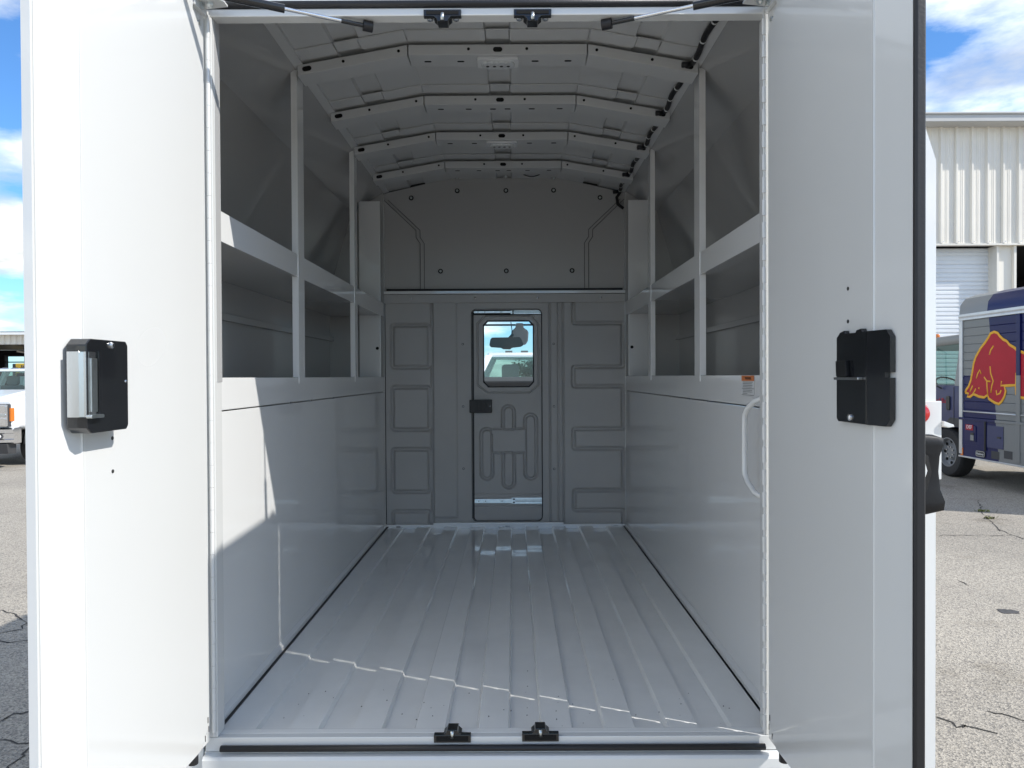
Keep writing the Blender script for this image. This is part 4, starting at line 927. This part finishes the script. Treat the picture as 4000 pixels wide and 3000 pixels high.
# bull emblem laid over the slats
def zz2(a, b): return syz(3600+a/2.0738, 1100+b/2.0738)
OUTL = [(345,918),(352,895),(372,868),(390,818),(403,745),(413,680),(430,628),(468,560),(508,508),(533,470),(548,440),(578,427),(606,437),(622,460),(650,488),(680,503),(702,532),(742,556),(775,588),(800,590),(835,608),(905,650),(985,720),(1040,820),(1030,905),(960,940),(900,945),(835,967),(785,958),(757,932),(750,860),(700,862),(660,866),(672,905),(662,950),(640,990),(616,1012),(583,1000),(535,968),(525,938),(498,958),(455,950),(412,930),(385,952),(362,950),(372,925)]
def emblem(poly, x0, x1, name, mat, par):
    from mathutils.geometry import tessellate_polygon
    q = [zz2(a, b) for a, b in poly]; n = len(q)
    tri = tessellate_polygon([[Vector((y, z, 0)) for y, z in q]])
    m = MB().add([(x1, y, z) for y, z in q] + [(x0, y, z) for y, z in q], [tuple(t) for t in tri] + [(i, (i+1) % n, (i+1) % n+n, i+n) for i in range(n)])
    return m.build(name, mat, par, fix=True)
def shrink(poly, d):
    n = len(poly); area = sum(poly[i][0]*poly[(i+1) % n][1]-poly[(i+1) % n][0]*poly[i][1] for i in range(n)); sgn = 1 if area > 0 else -1; out = []
    for i in range(n):
        a, b, c = Vector(poly[i-1]), Vector(poly[i]), Vector(poly[(i+1) % n])
        n1 = Vector((-(b-a).y, (b-a).x)).normalized(); n2 = Vector((-(c-b).y, (c-b).x)).normalized()
        m = (n1+n2); m = m.normalized() if m.length > 0.3 else n1
        out.append(tuple(b + m*d*sgn*min(1.4, 1/max(0.5, m.dot(n1)))))
    return out
em = emblem(OUTL, SX+0.0125, SX+0.0095, 'emblem_fill', 'bull_red', dt)
ob = MB().tube([(0, *zz2(a, b)) for a, b in OUTL + OUTL[:1]], 0.022, 8)
ob.v = [(SX+0.0095+x*0.12, y, z) for x, y, z in ob.v]
ob.build('emblem_outline', 'bull_yellow', em, smooth=True)

def stroke(pts, w0=4.5):
    L_, R_ = [], []
    for i, p in enumerate(pts):
        a, b = Vector(pts[max(0, i-1)]), Vector(pts[min(len(pts)-1, i+1)]); d = (b-a).normalized(); n_ = Vector((-d.y, d.x))*w0
        L_.append(tuple(Vector(p)+n_)); R_.append(tuple(Vector(p)-n_))
    st_ = MB().tube([(0, *zz2(a, b)) for a, b in pts], 0.014, 8); st_.v = [(SX+0.0088+x*0.12, y, z) for x, y, z in st_.v]
    st_.build('emblem_stroke', 'bull_yellow', em, smooth=True)
for s in ([(540,612),(550,575),(573,540)], [(435,803),(447,762),(462,735),(473,765)], [(546,705),(550,760),(572,825),(560,862),(552,920)], [(497,792),(520,825),(548,828)], [(520,828),(522,880),(528,935)], [(640,825),(632,862),(700,858),(752,855),(755,760)], [(596,900),(600,935),(625,925),(636,898)], [(452,880),(462,884)], [(405,860),(385,910)], [(405,930),(425,900),(430,885)]): stroke(s)
# cab
cy0, cy1 = 12.10, 13.75
cbx0, cbx1 = SX+0.10, SX+2.15
def csec(y, x0, x1, z0, z1, r=0.10): return [(x, y, z) for x, z in rrect(x0, x1, z0, z1, r, 4)]
MB().loft([csec(cy0, cbx0, cbx1, 0.88, 1.62, .04), csec(13.3, cbx0, cbx1, 0.88, 1.62, .04), csec(cy1+0.05, cbx0+0.03, cbx1-0.03, 0.70, 1.58, .06)]).build('cab_lower', 'cab_blue', dt, auto=35)
MB().prism([(cy0, 0.90), (cy0, 1.05), (cy0+0.30, 1.05), (cy0+0.48, 0.92), (cy0+0.48, 0.90)], cbx0-0.004, cbx0+0.05, 'x').build('cab_skirt', 'trim_dark', dt)
rf = MB().loft([csec(cy0+0.02, cbx0+0.10, cbx1-0.10, 2.30, 2.44, .06), csec(12.3, cbx0+0.08, cbx1-0.08, 2.32, 2.50, .07), csec(13.0, cbx0+0.08, cbx1-0.08, 2.30, 2.48, .07), csec(13.4, cbx0+0.12, cbx1-0.12, 2.24, 2.32, .03)]).build('cab_roof', 'silver_paint', dt, auto=35)
MB().lathe([(0.04, 0), (0.04, 0.05), (0.02, 0.08)], (cbx0+0.25, 13.2, 2.47), (0, 0, 1), 12).build('beacon', 'amber_lens', rf)
for (y0_, y1_, y2_, y3_) in ((cy0+0.005, cy0+0.20, cy0+0.005, cy0+0.20), (13.28, 13.44, 13.72, 13.80)):
    for xx0, xx1 in ((cbx0+0.10, cbx0), (cbx1-0.10, cbx1)):
        dx2 = 0.06 if xx1 < xx0 else -0.06
        MB().loft([[(xx0, y0_, 2.36), (xx0+dx2, y0_, 2.36), (xx0+dx2, y1_, 2.36), (xx0, y1_, 2.36)], [(xx1, y2_, 1.60), (xx1+dx2, y2_, 1.60), (xx1+dx2, y3_, 1.60), (xx1, y3_, 1.60)]]).build('cab_pillar', 'silver_paint', dt, bevel=0.01)
MB().add([(cbx0+0.105, cy0+0.2, 2.34), (cbx0+0.105, 13.3, 2.30), (cbx0+0.012, 13.74, 1.60), (cbx0+0.012, cy0+0.2, 1.60)], [(0, 1, 2, 3)]).build('side_window', 'glass_tint', dt)
MB().add([(cbx1-0.105, cy0+0.2, 2.34), (cbx1-0.105, 13.3, 2.30), (cbx1-0.012, 13.74, 1.60), (cbx1-0.012, cy0+0.2, 1.60)], [(0, 1, 2, 3)]).build('side_window', 'glass_tint', dt)
MB().add([(cbx0+0.12, 13.42, 2.32), (cbx1-0.12, 13.42, 2.32), (cbx1-0.02, 13.79, 1.60), (cbx0+0.02, 13.79, 1.60)], [(0, 1, 2, 3)]).build('windshield', 'glass_tint', dt)
MB().box(cbx0+0.15, cbx1-0.15, cy0+0.005, cy0+0.03, 1.60, 1.85).build('cab_back_wall', 'silver_paint', dt)
MB().loft([csec(13.75, cbx0+0.1, cbx1-0.1, 0.5, 0.72, .05), csec(13.9, cbx0+0.02, cbx1-0.02, 0.42, 0.74, .05)]).build('cab_bumper', 'trim_dark', dt)
MB().prism(rrect(cy0+0.30, cy0+0.40, vz(1610, 12.45), vz(1555, 12.45), 0.03), cbx0-0.022, cbx0-0.001, 'x').build('door_handle', 'ink', dt, bevel=0.006)
MB().tube([(cbx0-0.003, cy0+0.20, 0.95), (cbx0-0.003, cy0+0.20, 1.58)], 0.005, 6).build('door_gap', 'ink', dt)
my = 12.62
MB().tube([(cbx0, my+0.5, 2.30), (cbx0-0.14, my+0.45, 2.26), (cbx0-0.10, my+0.1, 1.62), (cbx0-0.02, my, 1.55)], 0.014, 8).build('mirror_arm', 'trim_dark', dt, smooth=True)
sw = MB(); cc = Vector((cbx0+0.45, 13.2, 1.62)); axd = Vector((0, -0.6, 0.8)).normalized(); s1 = Vector((1, 0, 0)); s2 = axd.cross(s1)
sw.tube([cc + (s1*math.cos(t)+s2*math.sin(t))*0.21 for t in [2*math.pi*k/28 for k in range(29)]], 0.016, 8).build('steering_wheel', 'ink', dt, smooth=True)
MB().box(cbx0+0.2, cbx0+0.65, 12.32, 12.46, 1.1, 1.72).build('seat_back', 'seat_cloth', dt, bevel=0.04)
side_text('cab_lettering', 'Red Bull', 3652, 1573, 0.13, 'bull_red', dt, 0.10-0.006)
wheel('wheel', dt, (SX+0.26, 12.55, 0.43), (-1, 0, 0), 0.43, 0.26)
wheel('wheel', dt, (SX+2.02, 12.55, 0.43), (1, 0, 0), 0.43, 0.26)
wheel('wheel', dt, (SX+0.30, 9.6, 0.43), (-1, 0, 0), 0.43, 0.26)
wheel('wheel', dt, (SX+2.02, 9.6, 0.43), (1, 0, 0), 0.43, 0.26)
MB().box(SX+0.7, SX+0.8, 8.9, 13.5, 0.45, 0.62).box(SX+1.5, SX+1.6, 8.9, 13.5, 0.45, 0.62).build('chassis_rail', 'trim_dark', dt)
MB().prism([(12.05, 0.88), (12.0, 0.95), (12.6, 1.10), (13.1, 0.95), (13.0, 0.88)], SX+0.14, SX+0.6, 'x').build('wheel_arch', 'trim_dark', dt)

# ================================================================== right warehouse
YB = 17.0
wh = thing('warehouse', 'cream ribbed metal warehouse with a roll-up door behind the delivery truck', 'building', (10, YB, 0))
def bxz(u, v): return (ux(u, YB), vz(v, YB))
zt_, zb_ = vz(506, YB), vz(962, YB)
per = 60.5*YB/F; x0 = ux(3671, YB) - 14*per; nrib = 44
def ribprof(x):
    rw = 0.045
    q = [(x-rw*1.05, 0), (x-rw*0.55, -0.058), (x+rw*0.35, -0.058), (x+rw*0.85, 0)]
    for k in (0.34, 0.44, 0.62, 0.72):
        q += [(x+per*k-0.016, 0), (x+per*k-0.006, -0.007), (x+per*k+0.006, -0.007), (x+per*k+0.016, 0)]
    return q
for pz in range(0, nrib, 3):
    pp = []
    for k in range(3): pp += ribprof(x0 + per*(pz+k))
    pp.append((x0+per*(pz+3)-0.05, 0))
    MB().sweep([(x, YB+y) for x, y in pp], zb_, zt_+0.25, 'z').build('wall_sheet', 'sheet_cream', wh)
    for k in range(3):
        xr = x0+per*(pz+k)
        MB().lathe([(0.016, 0), (0.012, 0.008)], (xr+0.07, YB-0.001, zb_+0.05), (0, -1, 0), 8).build('sheet_screw', 'steel', wh)
XA, XB = x0-0.3, x0+per*nrib
MB().box(XA, XB, YB-0.05, YB+0.1, zb_-0.045, zb_-0.002).build('wall_base_trim', 'sheet_cream', wh)
MB().box(XA, XB, YB-0.42, YB+0.1, vz(487, YB-0.42), vz(461, YB-0.42)).build('fascia', 'sheet_grey', wh, bevel=0.01)
MB().box(XA, XB, YB-0.46, YB-0.40, vz(458, YB-0.43), vz(452, YB-0.43)).build('gutter_lip', 'sheet_grey', wh, bevel=0.005)
MB().prism([(YB-0.40, vz(487, YB-0.42)-0.002), (YB+0.1, vz(500, YB)), (YB+0.1, vz(487, YB-0.42)-0.002)], XA, XB, 'x').build('soffit', 'sheet_grey', wh)
MB().box(XA, XB, YB-0.048, YB+0.02, vz(507, YB), vz(502, YB)).build('top_trim', 'sheet_cream', wh)
MB().prism([(YB-0.44, vz(452, YB-0.43)), (YB+12, vz(452, YB)+1.3), (YB+24, vz(452, YB)), (YB+24, vz(452, YB)-0.15), (YB-0.44, vz(452, YB-0.43)-0.05)], XA, XB, 'x').build('roof', 'sheet_grey', wh)
xd1 = ux(3893, YB); xd0 = xd1-4.2
hs2 = 0.2075; zdt = zb_-0.05
k = 0; z = zdt
while z > 0.02:
    z0_ = max(0.0, z-hs2)
    MB().prism([(YB+0.34, z), (YB+0.315, z-0.015), (YB+0.315, z-0.075), (YB+0.335, z-0.085), (YB+0.335, z-0.105), (YB+0.315, z-0.115), (YB+0.315, z-0.17), (YB+0.345, z-0.195), (YB+0.345, z0_), (YB+0.38, z0_), (YB+0.38, z)] if z > hs2 else [(YB+0.34, z), (YB+0.34, 0), (YB+0.38, 0), (YB+0.38, z)], xd0, xd1, 'x').build('door_slat', 'door_slat', wh)
    z -= hs2; k += 1
MB().box(xd0, xd1, YB+0.381, YB+0.40, 0, zdt).build('door_backing', 'black_hole', wh)
xc0, xc1 = ux(3893, YB), ux(3970, YB)
MB().box(xc0, xc0+0.055, YB+0.02, YB+0.36, 0, zb_-0.046).box(xc0+0.05, xc1-0.06, YB+0.10, YB+0.16, 0, zb_-0.046).box(xc1-0.06, xc1, YB+0.02, YB+0.36, 0, zb_-0.046).build('column', 'sheet_cream', wh, bevel=0.004, fix=True)
MB().box(xd0-0.4, xd0-0.002, YB+0.02, YB+0.36, 0, zb_-0.046).box(XA, xd0-0.4, YB+0.1, YB+0.2, 0, zb_-0.046).build('pier', 'sheet_cream', wh)
# dark bay interior to the right of the column
MB().box(xc1, XB, YB+9, YB+9.1, 0, zb_+1).box(XB-0.1, XB, YB+0.1, YB+9, 0, zb_+1).box(xc1-0.05, xc1-0.02, YB+0.4, YB+9, 0, zb_+1).build('bay_wall', 'dark_room', wh)
MB().box(XA, XB, YB+0.11, YB+9, zb_+0.3, zb_+0.4).build('bay_ceiling', 'dark_room', wh)
MB().box(XA, XB, YB+9.2, YB+9.3, 0, zt_+0.2).build('back_wall', 'sheet_cream', wh)

# ================================================================== left canopy building
YL = 26.0
cb = thing('canopy_building', 'low open-fronted metal shed with dark interior behind the parked pickup', 'building', (-17, YL, 0))
xl0, xl1 = -34.0, -9.0
ze = vz(1300, YL); zf = vz(1336, YL)
pp = []; x = xl0; per2 = 23*YL/F
while x < xl1:
    pp += [(x, YL), (x+per2*0.12, YL-0.06), (x+per2*0.30, YL-0.06), (x+per2*0.42, YL)]; x += per2
MB().sweep(pp, zf, ze+0.05, 'z').build('fascia_sheet', 'sheet_cream', cb)
MB().box(xl0, xl1, YL-0.30, YL+0.02, ze, vz(1287, YL)).build('eave_trim', 'bright_paint', cb, bevel=0.01)
MB().prism([(YL-0.3, vz(1287, YL)), (YL+7, vz(1287, YL)+0.5), (YL+14, vz(1287, YL)), (YL+14, vz(1287, YL)-0.1), (YL-0.3, vz(1287, YL)-0.03)], xl0, xl1, 'x').build('roof', 'sheet_grey', cb)
yb5 = YL+13.5
wx0, wx1 = ux(24, yb5), ux(96, yb5); wz0, wz1 = 1.0, vz(1383, yb5)
MB().box(xl0, wx0, yb5, yb5+0.15, 0, ze).box(wx1, xl1, yb5, yb5+0.15, 0, ze).box(wx0, wx1, yb5, yb5+0.15, wz1, ze).box(wx0, wx1, yb5, yb5+0.15, 0, wz0).build('back_wall', 'dark_room', cb, fix=False)
MB().box(xl0, xl0+0.1, YL, yb5, 0, ze).box(xl1-0.1, xl1, YL, yb5, 0, ze).build('end_wall', 'sheet_cream', cb, fix=False)
wf = MB().box(wx0-0.10, wx1+0.10, yb5-0.06, yb5-0.001, wz1, wz1+0.08).box(wx0-0.1, wx0, yb5-0.06, yb5-0.001, wz0, wz1).box(wx1, wx1+0.1, yb5-0.06, yb5-0.001, wz0, wz1).box(wx0, wx1, yb5-0.05, yb5-0.001, vz(1405, yb5)-0.03, vz(1405, yb5)+0.03).build('window_frame', 'trim_dark', cb, fix=False)
MB().add([(wx0, yb5+0.02, wz0), (wx1, yb5+0.02, wz0), (wx1, yb5+0.02, wz1), (wx0, yb5+0.02, wz1)], [(0, 1, 2, 3)]).build('window_pane', 'glass_clear', wf)
for xx in (-33.5, -26.5, -19.5, -9.4):
    MB().box(xx-0.1, xx+0.1, YL+0.03, YL+0.23, 0, ze).build('column', 'sheet_grey', cb)
a = (ux(66, YL+5), YL+5, vz(1363, YL+5)); b_ = (ux(112, YL+5), YL+5, vz(1370, YL+5))
MB().tube([a, b_], 0.035, 8).build('roof_strut', 'sheet_cream', cb)
# yellow machine beyond the shed window
ym_ = yb5+4
ye = thing('yellow_machine', 'yellow machine cabinet seen through the shed window at far left', 'machine', (ux(72, ym_), ym_, 0))
MB().box(ux(58, ym_), ux(95, ym_), ym_, ym_+1.5, 0.3, vz(1410, ym_)).build('cabinet', 'yellow_paint', ye, bevel=0.05)
MB().box(ux(42, ym_), ux(57, ym_), ym_+0.1, ym_+1.2, 0.3, vz(1411, ym_)).build('radiator_box', 'trim_dark', ye, bevel=0.04)
MB().tube([(ux(86, ym_), ym_-0.03, vz(1428, ym_)), (ux(86, ym_), ym_-0.08, vz(1418, ym_)), (ux(93, ym_), ym_-0.08, vz(1418, ym_)), (ux(93, ym_), ym_-0.03, vz(1428, ym_))], 0.03, 8).build('grab_rail', 'trim_dark', ye, smooth=True)

# ================================================================== small trees far ahead, seen through two windscreens
def tree(x, y, h, r, seed, label):
    rnd = random.Random(seed)
    root = thing('tree', label, 'tree', (x, y, 0))
    tr = MB().tube([(x, y, 0), (x+0.1, y, h*0.35), (x-0.05, y+0.1, h*0.6), (x+0.1, y, h*0.85)], [0.16, 0.12, 0.08, 0.03], 8)
    for k in range(7):
        a = rnd.uniform(0, 6.28); z0_ = h*rnd.uniform(0.35, 0.7)
        tr.tube([(x, y, z0_), (x+math.cos(a)*r*0.5, y+math.sin(a)*r*0.5, z0_+h*0.15), (x+math.cos(a)*r*0.85, y+math.sin(a)*r*0.85, z0_+h*0.22)], [0.06, 0.04, 0.015], 6)
    tr.build('trunk', 'bark', root, smooth=True)
    cr_ = MB()
    cl = [(x+rnd.gauss(0, r*0.45), y+rnd.gauss(0, r*0.45), h*rnd.uniform(0.42, 1.0)) for _ in range(26)]
    for cx_, cy_, cz_ in cl:
        for _ in range(150):
            p = Vector((cx_+rnd.gauss(0, r*0.18), cy_+rnd.gauss(0, r*0.18), cz_+rnd.gauss(0, h*0.05)))
            d = Vector((rnd.uniform(-1, 1), rnd.uniform(-1, 1), rnd.uniform(-.6, .8))).normalized(); e_ = d.orthogonal().normalized(); s = rnd.uniform(0.04, 0.09)
            cr_.add([p-d*s, p+e_*s*0.45, p+d*s, p-e_*s*0.45], [(0, 1, 2, 3)])
    cr_.build('crown', 'leaf', root, fix=False)
tree(0.62, 34, 2.4, 0.8, 3, 'small leafy tree far ahead, seen through the partition window and windscreens')

# ================================================================== cracks, tar spot, weeds, grit
def gp(u, v):
    y = H*F/(v-1471); return Vector(((u-2005)*y/F, y, 0.0))
rc = random.Random(11)
CR = [[(3818,1962),(3828,1992),(3844,2018),(3868,2050),(3900,2080),(3935,2095),(4000,2116),(4080,2130)], [(3660,2102),(3740,2100),(3820,2105),(3950,2104)], [(3900,2080),(3906,2086)],
      [(3655,2808),(3700,2838),(3760,2850),(3800,2866),(3900,2882)], [(3845,2788),(3900,2800),(3960,2815),(4040,2822)], [(3735,2280),(3780,2295),(3785,2296)],
      [(-60,2380),(20,2385),(55,2395),(60,2410),(95,2432),(75,2450),(30,2462),(-40,2475)], [(-40,2497),(20,2505),(115,2496),(160,2490)], [(95,2432),(125,2436),(170,2430)],
      [(-30,2815),(25,2800),(60,2782),(120,2770),(200,2765)], [(-40,2888),(30,2896),(85,2905),(82,2930),(60,2960),(38,2982),(40,3040)], [(85,2905),(125,2890),(180,2880)]]
for path in CR:
    pts = [gp(*p) for p in path]; fine = []
    for a, b in zip(pts, pts[1:]):
        nseg = max(2, int((b-a).length/0.07))
        for k in range(nseg):
            q = a.lerp(b, k/nseg); fine.append(q + Vector((rc.gauss(0, .014), rc.gauss(0, .014), 0)))
    fine.append(pts[-1]); vs = []; fs = []
    for i, p in enumerate(fine):
        d = (fine[min(i+1, len(fine)-1)]-fine[max(i-1, 0)]); d.z = 0; d = d.normalized(); nn_ = Vector((-d.y, d.x, 0))
        wd = rc.uniform(0.002, 0.008)*(0.5 if i in (0, len(fine)-1) else 1)
        vs += [p+nn_*wd+Vector((0, 0, 0.003)), p-nn_*wd+Vector((0, 0, 0.003))]
    fs = [(2*i, 2*i+1, 2*i+3, 2*i+2) for i in range(len(fine)-1)]
    MB().add(vs, fs).build('crack', 'crack_fill', ground, fix=False)
c0 = gp(3937, 2401); ring = []
for k in range(22):
    t = 2*math.pi*k/22; rr_ = rc.uniform(0.75, 1.15); ring.append((c0.x+0.075*rr_*math.cos(t), c0.y+0.055*rr_*math.sin(t)))
ts = MB().prism(ring, 0.0, 0.004, 'z').build('tar_spot', 'tar'); ts['label'] = 'small dark tar spot on the sunlit pavement right of the open door'; ts['category'] = 'tar spot'
for wi, (u, v, lab) in enumerate(((3838, 2008, 'upper of the two small green weed tufts in the pavement crack at right'), (3866, 2036, 'lower of the two small green weed tufts in the pavement crack at right'))):
    c = gp(u, v); wm = MB()
    for k in range(26):
        a = rc.uniform(0, 6.28); l = rc.uniform(0.02, 0.05); b = c + Vector((rc.gauss(0, .03), rc.gauss(0, .02), 0)); t_ = b + Vector((math.cos(a)*l*.8, math.sin(a)*l*.8, l*.7)); sd_ = Vector((-math.sin(a), math.cos(a), 0))*0.006
        wm.add([b-sd_, b+sd_, (b+t_)/2+sd_*1.4+Vector((0, 0, .008)), t_, (b+t_)/2-sd_*1.4+Vector((0, 0, .008))], [(0, 1, 2, 3, 4)])
    wo_ = wm.build('weed', 'weed', fix=False); wo_['label'] = lab; wo_['category'] = 'weed'; wo_['group'] = 'weeds in the pavement crack'
gm = MB()
for k in range(46):
    x = rc.uniform(XC-0.62, XC+0.62); y = 1.75+abs(rc.gauss(0, 0.16)); r_ = rc.uniform(0.0008, 0.0024)
    gm.add([(x-r_, y-r_, FL+0.0130), (x+r_, y-r_*.5, FL+0.0130), (x+r_*.3, y+r_*1.5, FL+0.0130), (x, y, FL+0.0130+r_)], [(0, 1, 3), (1, 2, 3), (2, 0, 3)])
fl_ = [o for o in truck.children if o.name == 'floor'][0]
gr_ = gm.build('grit', 'crack_fill', fl_, fix=False); gr_['kind'] = 'stuff'
